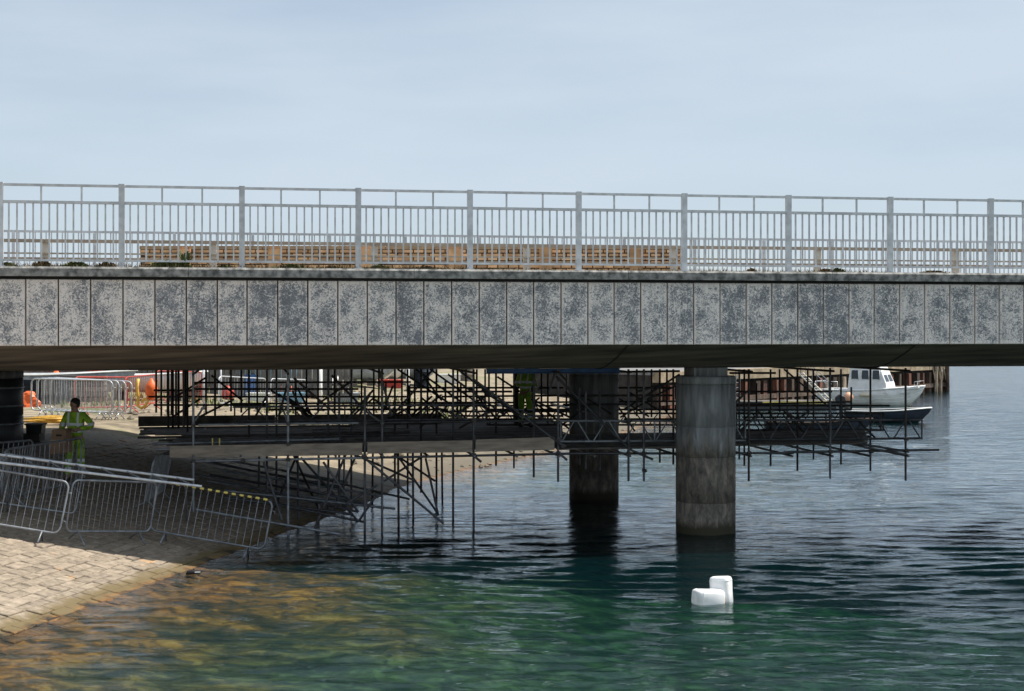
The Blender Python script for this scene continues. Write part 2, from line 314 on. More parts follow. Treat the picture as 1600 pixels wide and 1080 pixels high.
w2 = nn(n, 'ShaderNodeTexNoise', Scale=1.25, Detail=5, Roughness=.62, Distortion=.4); lk(mpf.outputs[0], w2.inputs['Vector'])
mrf = nn(n, 'ShaderNodeMapRange'); mrf.inputs[1].default_value = 24; mrf.inputs[2].default_value = 60; mrf.inputs[3].default_value = .30; mrf.inputs[4].default_value = 1.0; lk(sy.outputs['Y'], mrf.inputs[0])
bp2 = nn(n, 'ShaderNodeBump', Distance=.14); lk(w2.outputs['Fac'], bp2.inputs['Height']); lk(mrf.outputs[0], bp2.inputs['Strength']); lk(bp.outputs[0], bp2.inputs['Normal'])
for x in (gl, fr): lk(bp2.outputs[0], x.inputs['Normal'])

# ------------------------------------------------------------------ mesh helpers
class G:
    def __init__(s): s.v = []; s.f = []; s.sm = []
    def add(s, vs, fs, smooth=False):
        k = len(s.v); s.v += [tuple(x) for x in vs]; s.f += [tuple(i+k for i in f) for f in fs]; s.sm += [smooth]*len(fs); return s
    def box(s, c, d, M=None):
        c = Vector(c); h = Vector(d)/2
        vs = [Vector((x*h.x, y*h.y, z*h.z)) for z in (-1, 1) for y in (-1, 1) for x in (-1, 1)]
        if M is not None: vs = [M @ q for q in vs]
        return s.add([c+q for q in vs], [(0, 2, 3, 1), (4, 5, 7, 6), (0, 1, 5, 4), (2, 6, 7, 3), (0, 4, 6, 2), (1, 3, 7, 5)])
    def path(s, pts, r, k=8, closed=False, cap=True):
        pts = [Vector(p) for p in pts]; N = len(pts); rr = r if hasattr(r, '__len__') else [r]*N
        vs = []; prev = None
        for i, p in enumerate(pts):
            a = pts[(i-1) % N] if (closed or i > 0) else p; c = pts[(i+1) % N] if (closed or i < N-1) else p
            d = (c-a).normalized()
            if prev is None: u = d.orthogonal().normalized()
            else:
                u = prev-d*prev.dot(d); u = u.normalized() if u.length > 1e-6 else d.orthogonal().normalized()
            prev = u; v = d.cross(u)
            vs += [p+(u*math.cos(2*math.pi*j/k)+v*math.sin(2*math.pi*j/k))*rr[i] for j in range(k)]
        fs = []
        for i in range(N if closed else N-1):
            a = i*k; c = ((i+1) % N)*k
            fs += [(a+j, a+(j+1) % k, c+(j+1) % k, c+j) for j in range(k)]
        s.add(vs, fs, True)
        if cap and not closed:
            b0 = len(s.v)-len(vs)
            s.f += [tuple(b0+j for j in reversed(range(k))), tuple(b0+(N-1)*k+j for j in range(k))]; s.sm += [False, False]
        return s
    def prism(s, poly, axis, a, b):
        """poly: 2-D outline extruded along axis ('x','y','z') from a to b"""
        def P(p, q): return {'x': (q, p[0], p[1]), 'y': (p[0], q, p[1]), 'z': (p[0], p[1], q)}[axis]
        N = len(poly); vs = [P(p, a) for p in poly]+[P(p, b) for p in poly]
        fs = [tuple(range(N)), tuple(range(2*N-1, N-1, -1))]+[(i, i+N, (i+1) % N+N, (i+1) % N) for i in range(N)]
        return s.add(vs, fs)
    def lathe(s, prof, k=24, c=(0, 0, 0), axis='z'):
        vs = []; 
        for r, z in prof:
            for j in range(k):
                a = 2*math.pi*j/k; x, y = r*math.cos(a), r*math.sin(a)
                vs.append((c[0]+x, c[1]+y, c[2]+z) if axis == 'z' else (c[0]+z, c[1]+x, c[2]+y))
        fs = [(i*k+j, i*k+(j+1) % k, (i+1)*k+(j+1) % k, (i+1)*k+j) for i in range(len(prof)-1) for j in range(k)]
        s.add(vs, fs, True); b0 = len(s.v)-len(vs)
        s.f += [tuple(b0+j for j in reversed(range(k))), tuple(b0+(len(prof)-1)*k+j for j in range(k))]; s.sm += [False, False]
        return s
    def mesh(s, name, m):
        me = bpy.data.meshes.new(name); me.from_pydata(s.v, [], s.f); me.polygons.foreach_set('use_smooth', s.sm)
        bmm = bmesh.new(); bmm.from_mesh(me); bmesh.ops.recalc_face_normals(bmm, faces=bmm.faces); bmm.to_mesh(me); bmm.free()
        me.materials.append(MATS[m]); return me
    def build(s, name, m, parent=None, bevel=0):
        o = link(name, s.mesh(name, m), parent)
        if bevel: 
            q = o.modifiers.new('bevel', 'BEVEL'); q.width = bevel; q.segments = 2; q.limit_method = 'ANGLE'
        return o
def link(name, me, parent=None, M=None):
    o = bpy.data.objects.new(name, me); col.objects.link(o)
    if parent is not None: o.parent = parent
    if M is not None: o.matrix_local = M
    return o
def empty(name, loc=(0, 0, 0), rz=0, M=None):
    o = bpy.data.objects.new(name, None); col.objects.link(o); o.empty_display_size = .3
    if M is not None: o.matrix_world = M
    else: o.location = loc; o.rotation_euler = (0, 0, rz)
    return o
def tag(o, label, cat, group=None):
    o['label'] = label; o['category'] = cat
    if group: o['group'] = group
    return o
def struct(o, kind='structure', label=None):
    o['kind'] = kind
    if label: o['label'] = label
    return o
_cyl = {}; _box = {}
def cyl_mesh(m, k=8):
    if (m, k) not in _cyl: _cyl[m, k] = G().path([(0, 0, 0), (0, 0, 1)], 1, k).mesh('tube_'+m, m)
    return _cyl[m, k]
def box_mesh(m):
    if m not in _box: _box[m] = G().box((0, 0, 0), (1, 1, 1)).mesh('block_'+m, m)
    return _box[m]
def tube(parent, name, p0, p1, r, m, k=8):
    p0 = Vector(p0); p1 = Vector(p1); d = p1-p0
    M = Matrix.Translation(p0) @ d.to_track_quat('Z', 'Y').to_matrix().to_4x4() @ Matrix.Diagonal((r, r, d.length, 1))
    return link(name, cyl_mesh(m, k), parent, M)
def block(parent, name, c, d, m, rot=None):
    M = Matrix.Translation(Vector(c)) @ (rot.to_4x4() if rot is not None else Matrix.Identity(4)) @ Matrix.Diagonal((*d, 1))
    return link(name, box_mesh(m), parent, M)
def copy_tree(o, parent=None):
    c = o.copy(); col.objects.link(c); c.parent = parent
    for ch in o.children: copy_tree(ch, c)
    return c
def grid_mesh(name, X, Y, Z, m, smooth=True):
    r, c = X.shape; me = bpy.data.meshes.new(name)
    co = np.stack([X, Y, Z], -1).reshape(-1, 3).astype(np.float32)
    i = np.arange(r*c).reshape(r, c); q = np.stack([i[:-1, :-1], i[:-1, 1:], i[1:, 1:], i[1:, :-1]], -1).reshape(-1, 4)
    me.vertices.add(len(co)); me.vertices.foreach_set('co', co.ravel())
    me.loops.add(q.size); me.loops.foreach_set('vertex_index', q.ravel().astype(np.int32))
    me.polygons.add(len(q)); me.polygons.foreach_set('loop_start', np.arange(0, q.size, 4, dtype=np.int32)); me.polygons.foreach_set('use_smooth', np.full(len(q), smooth))
    me.update(); me.validate(); me.materials.append(MATS[m]); return me

# ------------------------------------------------------------------ ground
ys = np.concatenate([np.arange(2, 60, .22), np.geomspace(60, 260, 80)])
xs = np.concatenate([-np.geomspace(200, 22, 30), np.arange(-21.8, 22, .22), np.geomspace(22, 200, 40)])
Xg, Yg = np.meshgrid(xs, ys); Zg = height(Xg, Yg)
dg = shore(Xg, Yg); Zg = np.where(Yg < 37.5, Zg-.055*np.clip((dg+.9)/.6, 0, 1), Zg)        # the paved slip lies on top
gme = grid_mesh('ground', Xg, Yg, Zg, 'land'); go = struct(link('ground', gme))
sb = G().add([(-9000, -3000, -2.9), (9000, -3000, -2.9), (9000, 12000, -2.9), (-9000, 12000, -2.9)], [(0, 1, 2, 3)]).build('seabed', 'land'); struct(sb)

# slip: a mortar bed with stones laid on it
sxs = np.arange(-17, -2, .15); sys_ = np.arange(10, 37.6, .3)
Xs, Ys = np.meshgrid(np.linspace(-1.0, 8.0, 60), sys_)        # d upslope, y along
def slip_xy(d, y):
    x0 = np.interp(y, SH[:, 1], SH[:, 0]); return x0-d*.977, y+d*.208
Xx, Yy = slip_xy(Xs, Ys); Zz = height(Xx, Yy, False)-.016-.06*np.clip(-Xs/.7, 0, 1)
slip = struct(link('slipway', grid_mesh('slipway', Xx, Yy, Zz, 'slip_mortar')))
stones = []
d = -1.0; row = 0
while d < 6.4:
    dw = random.uniform(.17, .26); y = 12.0+(row % 2)*.25+random.uniform(-.08, .08)
    while y < 36.5:
        ln = random.uniform(.24, .50)
        x, yy = slip_xy(d+dw/2, y+ln/2); x = float(x); yy = float(yy)
        z = float(height(np.array([x]), np.array([yy]), False)[0]); u = x/yy
        vis = -.50 < u < -.05 and (yy > 14)
        z -= .075*min(1, max(0, -(d+dw/2)/.85))
        if vis: stones.append((z > -.02 and u > -.40 and yy < 31, yy, x, z, dw-.009, ln-.009))
        y += ln
    d += dw; row += 1
stones.sort(key=lambda q: (not q[0], q[1]))
def stone_shape(var):
    rs = random.Random(var); bm_ = [(-.5, -.5), (.5, -.5), (.5, .5), (-.5, .5)]
    j = lambda a: a+rs.uniform(-.07, .06)
    lo = [(j(a), j(c), -.9) for a, c in bm_]; mid = [(a, c, -.25) for a, c, _ in lo]; top = [(a*.93, c*.93, 0+rs.uniform(-.08, .08)) for a, c, _ in lo]
    fs = [(8, 9, 10, 11)]+[(i, (i+1) % 4, (i+1) % 4+4, i+4) for i in range(4)]+[(i+4, (i+1) % 4+4, (i+1) % 4+8, i+8) for i in range(4)]
    return lo+mid+top, fs
sme = []
for v_ in range(6):
    a, c = stone_shape(v_); sme.append(G().add(a, c).mesh('paving_stone', 'slip_stone'))
rest = G(); tilt = math.atan(.2)
for i, (_, yy, x, z, dw, ln) in enumerate(stones):
    sl_ = .2 if z > -.05 else .19
    ang = math.atan2(.208, .977)
    M = Matrix.Translation((x, yy, z+random.uniform(-.010, .012))) @ Matrix.Rotation(-ang, 4, 'Z') @ Matrix.Rotation(math.atan(sl_)+random.uniform(-.02, .02), 4, 'Y') @ Matrix.Rotation(random.uniform(-.02, .02), 4, 'X') @ Matrix.Diagonal((dw, ln, .05, 1))
    if i < 300: link('paving_stone', sme[i % 6], slip, M)
    else:
        a, c = stone_shape(i % 9); rest.add([M @ Vector(p) for p in a], c)
struct(rest.build('paving', 'slip_stone', slip), 'stuff')

# ------------------------------------------------------------------ water
WAVES = []
wr = random.Random(3)
for i in range(60):
    lam = .27*(3.4 ** (wr.random()**1.4)); a = R(-90+wr.gauss(-4, 13)); k = 2*math.pi/lam
    WAVES.append((k*math.cos(a), k*math.sin(a), wr.uniform(0, 6.28), lam*.0047*wr.uniform(.6, 1.3)*min(1, (.9/lam)**.6)))
yr = np.concatenate([np.geomspace(12, 110, 760), np.geomspace(113, 12000, 60)]); uc = np.linspace(-1, 1, 560)
Yw, Uw = np.meshgrid(yr, uc, indexing='ij'); Xw = Uw*(Yw*.62+6)
Yw = Yw+0*Uw
Zw = np.zeros_like(Xw); wx = Xw+.5*vnoise(Xw, Yw, .4, 5); wy = Yw+.8*vnoise(Xw, Yw, .35, 6)
for kx, ky, ph, am in WAVES: 
    lam_ = 2*math.pi/math.hypot(kx, ky); Zw += am*np.sin(kx*wx+ky*wy+ph)*np.clip(1.6-.22*(Yw*.0052)/(lam_*.1), 0, 1)
mod = .85+.7*vnoise(Xw, Yw, .12, 8)+.4*vnoise(Xw, Yw, .33, 9)
calm = np.clip(1-np.exp(-np.abs(shore(Xw, Yw))/1.3), .16, 1)
Zw *= np.clip(mod, .3, 1.5)*calm*np.interp(Yw, [24, 42], [1, .58])
edge_ = np.clip((1-np.abs(Uw))*30, 0, 1); Zw *= edge_
wme = grid_mesh('water', Xw, Yw, Zw, 'water')
bmw = bmesh.new(); bmw.from_mesh(wme)                       # close the body of water below
be = [e for e in bmw.edges if e.is_boundary]; ex_ = bmesh.ops.extrude_edge_only(bmw, edges=be)
for q in ex_['geom']:
    if isinstance(q, bmesh.types.BMVert): q.co.z = -4
bmesh.ops.contextual_create(bmw, geom=[e for e in bmw.edges if e.is_boundary])
bmesh.ops.recalc_face_normals(bmw, faces=bmw.faces); bmw.to_mesh(wme); bmw.free()
water = struct(link('water', wme))
del bmw

# ------------------------------------------------------------------ bridge
BM = Matrix.Translation(BO) @ Matrix.Rotation(TH, 4, 'Z')
bridge = tag(empty('road_bridge', M=BM), 'grey concrete road bridge with panelled side spanning the inlet', 'bridge')
S0, S1 = -34.0, 70.0; TW = 13.3; SOF = 3.29
prof = [(.075, 4.93), (.075, 3.79), (.16, 3.775), (.7, 3.60), (1.3, 3.44), (1.8, 3.335), (2.2, SOF), (TW-2.2, SOF), (TW-1.3, 3.44), (TW-.1, 3.78), (TW-.1, 4.95), (TW-.3, 5.0), (11.2, 5.0), (11.2, 4.9), (2.6, 4.9), (2.6, 5.0), (.3, 5.0)]
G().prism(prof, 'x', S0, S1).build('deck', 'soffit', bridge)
G().box(((S0+S1)/2, 6.9, 4.904), (S1-S0, 8.5, .02)).build('carriageway', 'deck_top', bridge)
jp = [40, 91, 141.5, 192, 242, 291, 339.5, 386, 434, 481, 528, 574, 619, 662.5, 706, 749, 792, 834, 877, 919, 960, 1001.5, 1043, 1084, 1125.5, 1166.5, 1206.5, 1247, 1287, 1327, 1366.5, 1406, 1445, 1484.5, 1523.5, 1562]
js = [bq(x, 500, 0).x for x in jp]; pit = (js[-1]-js[0])/(len(js)-1)
js = [js[0]-pit*k for k in range(14, 0, -1)]+js+[js[-1]+pit*k for k in range(1, 30)]
PZ0, PZ1 = 3.772, 4.905
pm = G(); e_ = .012; hw, hh = .5, (PZ1-PZ0)/2
# panel with chamfered rim, unit width so that each copy takes its own width
pm.add([(-.5, .02, -hh), (.5, .02, -hh), (.5, .02, hh), (-.5, .02, hh), (-.5, .06, -hh), (.5, .06, -hh), (.5, .06, hh), (-.5, .06, hh), (-.478, 0, -hh+e_), (.478, 0, -hh+e_), (.478, 0, hh-e_), (-.478, 0, hh-e_)],
       [(8, 9, 10, 11), (0, 1, 9, 8), (1, 2, 10, 9), (2, 3, 11, 10), (3, 0, 8, 11), (0, 4, 5, 1), (1, 5, 6, 2), (2, 6, 7, 3), (3, 7, 4, 0), (4, 7, 6, 5)])
# true width, so the lichen pattern is not stretched
for a in pm.v: pass
pm.v = [(x*(pit-.020), y, z) for x, y, z in pm.v]; pme = pm.mesh('fascia_panel', 'panel')
for a, c in zip(js[:-1], js[1:]):
    link('fascia_panel', pme, bridge, Matrix.Translation(((a+c)/2, random.uniform(-.004, .004), (PZ0+PZ1)/2)) @ Matrix.Diagonal(((c-a-.020)/(pit-.020), 1, 1, 1)))
G().box(((S0+S1)/2, .0695, 4.35), (S1-S0, .006, 1.10)).build('joint_backing', 'black_gap', bridge)
G().box((S0/2-4.6, 6.6, .4), (-S0-9.2, 12.6, 5.7)).build('abutment', 'pier', bridge)  # bridge end out of view, put in to cut light from the left
s = S0
while s < S1:
    l_ = 3.9
    g_ = G().prism([(-.10, 4.955), (-.10, 5.085), (-.07, 5.12), (.34, 5.13), (.34, 4.955)], 'x', s+.004, s+l_-.004); g_.build('coping_stone', 'coping', bridge); s += l_
G().box(((S0+S1)/2, .09, 4.932), (S1-S0, .10, .045)).build('shadow_joint', 'black_gap', bridge)  # black strip: the joint, with the coping's shadow line painted in
for px0, px1 in ((938, 982), (1370, 1432)):               # skew construction joints in the soffit
    s1_ = bq(px1, 540, .16).x; s0_ = bq(px0, 572, 2.2).x
    pts = []
    for t_, z_ in ((.16, 3.775), (.7, 3.60), (1.3, 3.44), (1.8, 3.335), (2.2, SOF), (6, SOF)):
        pts.append((s1_+(s0_-s1_)*(t_-.16)/2.04, t_, z_))
    G().path(pts, .018, 5).build('soffit_joint', 'black_gap', bridge)
def pier(px, t, r, zb, pm_='pier'):
    p = bq(px, 600, t); M = Matrix.Translation((p.x, t, 0))
    k = 40; prof = [(r, zb)]
    for z_ in (.62, 1.52, 2.12): 
        if z_ > zb+.2: prof += [(r, z_-.012), (r-.024, z_-.006), (r-.024, z_+.006), (r, z_+.012)]
    prof += [(r, 2.955)]
    o = G().lathe(prof, k).build('pier', pm_, bridge); o.matrix_local = M
    G().lathe([(r*.96, 2.956), (r*1.01, 2.985), (r*1.01, 3.10), (r*.97, 3.125)], k).build('collar', 'pier', o)
    G().box((0, 0, 3.21), (r*1.16, r*1.16, .17)).build('bearing', 'pier', o)
    return o
RP = 46.4/2300*29.5
pier(1102.5, 2.39, RP, -3.4); pier(928, 8.53, RP, -3.4)
lp = pier(-7, 8.53, RP, 1.4, 'sleeve')
for z_ in (2.75, 2.35, 1.95):
    G().lathe([(RP+.012, z_-.02), (RP+.022, z_), (RP+.012, z_+.02)], 32).build('hoop', 'galv_worn', lp)

# near parapet
par = tag(empty('bridge_parapet', M=BM), 'grey metal parapet with vertical bars along the near bridge edge', 'railing')
pp = [190, 378, 560, 734.5, 904.5, 1069.5, 1232.5, 1391.5, 1548.5]; ps = [bq(x, 400, .1).x for x in pp]
ps = [ps[0]-2*k for k in (3, 2, 1)]+ps+[ps[-1]+2*k for k in (1, 2, 3, 4)]
post = G().box((0, 0, .71), (.098, .085, 1.42)).box((0, 0, 1.425), (.104, .09, .012)).box((0, 0, .006), (.17, .16, .014)).mesh('post', 'galv')
for x in ps: link('post', post, par, Matrix.Translation((x, .12, 5.122)))
for a, c in zip(ps[:-1], ps[1:]):
    m_, l_ = (a+c)/2, c-a-.098
    block(par, 'top_rail', (m_, .12, 6.515), (l_, .055, .042), 'galv'); block(par, 'middle_rail', (m_, .12, 6.225), (l_, .055, .048), 'galv'); block(par, 'bottom_rail', (m_, .12, 5.232), (l_, .045, .036), 'galv')
    for k in range(14): 
        x = a+(c-a)*(k+1.05)/15.1; block(par, 'bar', (x, .12+random.uniform(-.002, .002), 5.726), (.027, .027, .952), 'galv')
    for k in (1, 2): block(par, 'upright', (a+(c-a)*k/3, .12, 6.371), (.03, .03, .246), 'galv')

# vehicle barrier beside the footway
vb = tag(empty('vehicle_barrier', M=BM), 'low brown railed barrier with short pale posts behind the near railings', 'barrier'); vt = 2.3
vx = [bq(x, 390, vt).x for x in (71, 333, 585, 823, 1053, 1277, 1493)]; vx = [vx[0]-6, vx[0]-3]+vx+[vx[-1]+3, vx[-1]+6]
for x in vx: block(vb, 'post', (x, vt, 5.36), (.125, .11, .72), 'post_pale')
for a, c in zip(vx[:-1], vx[1:]):
    block(vb, 'rail', ((a+c)/2, vt-.075, 5.685), (c-a-.01, .035, .062), 'rail_brown')
    block(vb, 'rail', ((a+c)/2, vt-.075, 5.455), (c-a-.01, .035, .030), 'rail_pale')
    block(vb, 'rail', ((a+c)/2, vt-.075, 5.365), (c-a-.01, .035, .032), 'rail_brown')

# far parapet
fp = tag(empty('bridge_parapet', M=BM), 'plain barred metal parapet along the far bridge edge', 'railing'); ft = TW-.2
fx0 = bq(21, 380, ft).x
for k in range(-2, 17):
    x = fx0+2*k; block(fp, 'post', (x, ft, 5.77), (.075, .075, 1.5), 'galv')
    block(fp, 'top_rail', (x+1, ft, 6.555), (1.995, .06, .055), 'galv')
    block(fp, 'bottom_rail', (x+1, ft, 5.2), (1.91, .045, .04), 'galv')
    for j in range(14): block(fp, 'bar', (x+2*(j+1)/15, ft, 5.874), (.026, .026, 1.307), 'galv')

# brick wall on the far footway
wl = at(218, 400, 36.6); wrr = at(1064, 400, 36.6)
wall = tag(empty('brick_wall', ((wl.x+wrr.x)/2, 36.6, 5.0)), 'long low orange-brown brick wall seen through the railings above the deck', 'wall'); WL = wrr.x-wl.x
G().box((0, .13, .52), (WL-.02, .16, 1.04)).build('core', 'brick_mortar', wall)
bme = G().box((0, 0, 0), (.235, .1, .066)).mesh('brick', 'brick'); bl, bh = .262, .094
bs = []
for r_ in range(11):
    x = -WL/2+(r_ % 2)*bl/2
    while x < WL/2-.05:
        bs.append((r_, x+bl/2 if x+bl < WL/2 else WL/2-bl/2)); x += bl
bs.sort(key=lambda q: (-q[0], abs(q[1]))); g_ = G()
for i, (r_, x) in enumerate(bs):
    p = (x, .02+random.uniform(-.012, .012), .055+r_*bh)
    if i < 300: link('brick', bme, wall, Matrix.Translation(p))
    else: g_.box(p, (.235, .1, .066))
struct(g_.build('brickwork', 'brick', wall), 'stuff')
for k in range(22): block(wall, 'cap_brick', (-WL/2+(k+.5)*WL/22, .11, 1.085), (WL/22-.012, .27, .087), 'brick_cap')
for k in range(6):
    block(wall, 'pier', (-WL/2+(k+.5)*WL/6, .0, .52), (.32, .2, 1.05), 'brick')

# weeds along the coping
def tuft(px, py, wd, hg, nb, m, label):
    p = bq(px, py, .22); root = tag(empty('weed_clump', bw(p.x, .22, 5.125)), label, 'weed', 'weeds on the bridge coping')
    g_ = G(); rr_ = random.Random(int(px))
    for _ in range(nb):
        a = rr_.uniform(0, 6.28); x = rr_.gauss(0, wd/2.6); y = rr_.uniform(-.07, .10); h = hg*rr_.uniform(.35, 1)*math.exp(-(x/wd)**2*1.4); l = rr_.uniform(.3, 1.3)*h; w_ = rr_.uniform(.006, .016)
        b0 = Vector((x, y, 0)); dx = Vector((math.cos(a), math.sin(a), 0)); sd = Vector((-dx.y, dx.x, 0))*w_
        q = [b0-sd, b0+sd, b0+dx*l*.4+Vector((0, 0, h*.8))+sd*1.2, b0+dx*l*.4+Vector((0, 0, h*.8))-sd*1.2, b0+dx*l+Vector((0, 0, h*.85))]
        g_.add(q, [(0, 1, 2, 3), (3, 2, 4)])
    o = g_.build('leaves', m, root); o.rotation_euler = (0, 0, TH); return root
tuft(12, 415, .16, .10, 90, 'weed', 'small green weed clump at the left end of the coping')
tuft(66, 415, .22, .15, 120, 'weed_dry', 'dry brown weed clump on the coping near the left frame edge')
tuft(118, 415, .32, .12, 200, 'weed', 'wide green and yellow weed clump left of the first tall post')
tuft(166, 415, .22, .13, 120, 'weed_dry', 'dry brown weed clump touching the first tall post')
tuft(262, 415, .46, .17, 330, 'weed', 'largest green weed clump on the coping right of the first tall post')
tuft(288, 400, .10, .40, 60, 'weed', 'tall thin green weed growing up through the railing bars')
tuft(352, 416, .20, .08, 90, 'weed', 'small green weed clump left of the second tall post')
tuft(455, 417, .40, .10, 220, 'weed', 'low green weed clump right of the second tall post')
tuft(520, 418, .25, .08, 120, 'weed_dry', 'low dry weed clump left of the third tall post')
tuft(592, 419, .30, .10, 160, 'weed', 'green weed clump right of the third tall post')
tuft(665, 420, .35, .09, 180, 'weed_dry', 'low dry weed clump midway between the third and fourth posts')
tuft(1310, 424, .20, .11, 120, 'weed', 'small green weed clump beneath the right part of the railing')
tuft(1290, 424, .18, .10, 80, 'weed_dry', 'arched dry weed under the railing right of the seventh post')
tuft(1175, 424, .12, .09, 70, 'weed_dry', 'dark dry weed clump left of the seventh post')
tuft(1460, 425, .40, .07, 140, 'weed_dry', 'low dry weed clump near the right end of the coping')
g_ = G(); rr_ = random.Random(5)
for _ in range(5200):
    s_ = rr_.uniform(-10, 14); dens = vnoise(np.array([s_]), np.array([1.0]), .9, 4)[0]
    if s_ > 6 and rr_.random() < .5: continue
    if dens < -.25: continue
    p = Vector((s_, rr_.uniform(.02, .33), 5.122)); a = rr_.uniform(0, 6.28); h = rr_.uniform(.02, .075 if s_ > 6 else .115); d_ = Vector((math.cos(a), math.sin(a), 0)); sd = Vector((-d_.y, d_.x, 0))*.008
    g_.add([p-sd, p+sd, p+d_*h+Vector((0, 0, h))], [(0, 1, 2)])
o = g_.build('weeds', 'weed_dry'); o.matrix_world = BM; struct(o, 'stuff', 'low dry weeds and moss growing along the bridge coping')

# ------------------------------------------------------------------ scaffold
TR = .0245
def scaffold_root(label): return tag(empty('tube_scaffold', M=BM), label, 'scaffold')
scf = scaffold_root('dark tube scaffold with boarded platform under the bridge')
def T2(px0, py0, px1, py1, t, name='brace', m='tube_steel', r=TR, t1=None): 
    return tube(scf, name, bq(px0, py0, t), bq(px1, py1, t if t1 is None else t1), r, m)
def V(px, y0, y1, t, m='tube_steel', name='standard'):
    a = bq(px, y0, t); b_ = bq(px, y1, t); return tube(scf, name, (a.x, t, min(a.z, SOF-.03) if y0 < 580 else a.z), (a.x, t, b_.z), TR, m)
cpm = G().box((0, 0, 0), (.075, .085, .07)).path([(-.03, -.06, 0), (.05, -.06, 0)], .014, 6).mesh('coupler', 'coupler')
def C(px, py, t):
    link('coupler', cpm, scf, Matrix.Translation(bq(px, py, t)+Vector((0, -.03, 0))) @ Matrix.Rotation(random.uniform(-.4, .4), 4, 'Y'))
def lattice(px0, px1, yt, yb, t, m='tube_steel', per=.70, yt1=None, yb1=None):
    lg = empty('lattice_girder'); lg.parent = scf
    a, b_ = bq(px0, yt, t), bq(px1, yt1 or yt, t); c, d_ = bq(px0, yb, t), bq(px1, yb1 or yb, t)
    tube(lg, 'chord', a, b_, TR, m); tube(lg, 'chord', c, d_, TR, m)
    N = max(2, round((b_-a).length/per)); 
    for i in range(N):
        f0, f1, f2 = i/N, (i+.5)/N, (i+1)/N
        tube(lg, 'lacing', c.lerp(d_, f0+.06/N), a.lerp(b_, f1-.05/N), .015, m, 6); tube(lg, 'lacing', a.lerp(b_, f1+.05/N), c.lerp(d_, f2-.06/N), .015, m, 6)
        if i % 3 == 0: tube(lg, 'upright', a.lerp(b_, f0+.004), c.lerp(d_, f0+.004), .018, m, 6)
    tube(lg, 'upright', a.lerp(b_, .998), c.lerp(d_, .998), .018, m, 6)
TF = 3.3
# front standards
for px, y0, y1, m_ in ((302, 577, 800, 'galv_worn'), (450, 577, 842, 'galv_worn'), (570, 603, 862, 'tube_steel'), (597, 577, 862, 'tube_steel'), (740, 577, 862, 'tube_steel'), (872, 577, 753, 'tube_steel'), (982, 577, 752, 'tube_steel'), (1006, 577, 752, 'tube_steel'), (1170, 577, 752, 'tube_dark'), (1297, 575, 748, 'tube_steel'), (1415, 575, 751, 'tube_dark')):
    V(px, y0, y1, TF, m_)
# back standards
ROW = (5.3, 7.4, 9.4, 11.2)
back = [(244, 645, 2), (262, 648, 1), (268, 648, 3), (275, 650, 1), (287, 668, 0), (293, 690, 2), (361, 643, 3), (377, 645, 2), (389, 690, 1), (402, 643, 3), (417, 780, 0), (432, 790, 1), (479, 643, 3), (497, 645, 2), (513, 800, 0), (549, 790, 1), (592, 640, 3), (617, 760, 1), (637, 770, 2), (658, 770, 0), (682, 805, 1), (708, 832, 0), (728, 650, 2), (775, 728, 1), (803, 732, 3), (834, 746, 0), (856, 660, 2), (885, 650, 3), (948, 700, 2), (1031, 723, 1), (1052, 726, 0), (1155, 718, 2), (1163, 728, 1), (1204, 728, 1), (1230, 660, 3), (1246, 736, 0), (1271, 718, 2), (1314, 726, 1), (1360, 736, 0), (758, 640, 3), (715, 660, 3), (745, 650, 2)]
for px, y1, r_ in back: V(px, 577, y1, ROW[r_], 'tube_dark' if px % 3 else 'tube_steel')
for px, y0, y1, t in ((530, 613, 790, 5.3), (513, 600, 660, 9.4), (549, 588, 660, 9.4), (905, 606, 726, 5.3), (915, 612, 733, 4.6), (937, 612, 735, 4.6), (1376, 645, 672, 7.4), (640, 602, 650, 9.4)): V(px, y0, y1, t)
# thicker dark uprights either side of the second worker
for px in (807, 833): 
    a = bq(px, 580, 10.4); b_ = bq(px, 668, 10.4); tube(scf, 'standard', (a.x, 10.4, SOF-.03), (a.x, 10.4, b_.z), .062, 'tube_dark')
for px in (263, 270, 279): 
    a = bq(px, 580, 10.8); tube(scf, 'standard', (a.x, 10.8, SOF-.03), (a.x, 10.8, 1.65), .030, 'tube_dark')
# ledgers: pixels of both ends, depth
for x0, y0, x1, y1, t, m_ in ((300, 598, 642, 597, 11.2, 'tube_dark'), (232, 620, 642, 620, 11.2, 'tube_dark'), (360, 631, 760, 629, 9.4, 'tube_dark'), (690, 620, 890, 618, 9.4, 'tube_dark'), (690, 630, 1060, 627, 11.2, 'tube_dark'), (890, 640, 1060, 640, 11.2, 'tube_dark'),
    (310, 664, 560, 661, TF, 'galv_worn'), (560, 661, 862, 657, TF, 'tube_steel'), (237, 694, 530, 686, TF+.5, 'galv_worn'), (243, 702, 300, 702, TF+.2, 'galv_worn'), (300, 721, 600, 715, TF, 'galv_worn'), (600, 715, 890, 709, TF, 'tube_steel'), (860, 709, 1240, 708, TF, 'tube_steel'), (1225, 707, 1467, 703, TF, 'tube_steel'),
    (215, 684, 640, 676, 5.3, 'tube_dark'), (890, 646, 1060, 646, 9.4, 'tube_dark'), (975, 655, 1060, 655, 9.4, 'tube_dark'), (1140, 583, 1212, 583, 5.3, 'tube_dark'), (1150, 632, 1330, 628, 11.2, 'tube_dark'), (970, 581, 1062, 580, 5.3, 'tube_dark'), (1150, 641, 1330, 640, 9.4, 'tube_steel'), (1150, 664, 1330, 664, 9.4, 'tube_steel'), (880, 632, 980, 632, 7.4, 'tube_steel')):
    tube(scf, 'ledger', bq(x0, y0, t), bq(x1, y1, t), TR, m_)
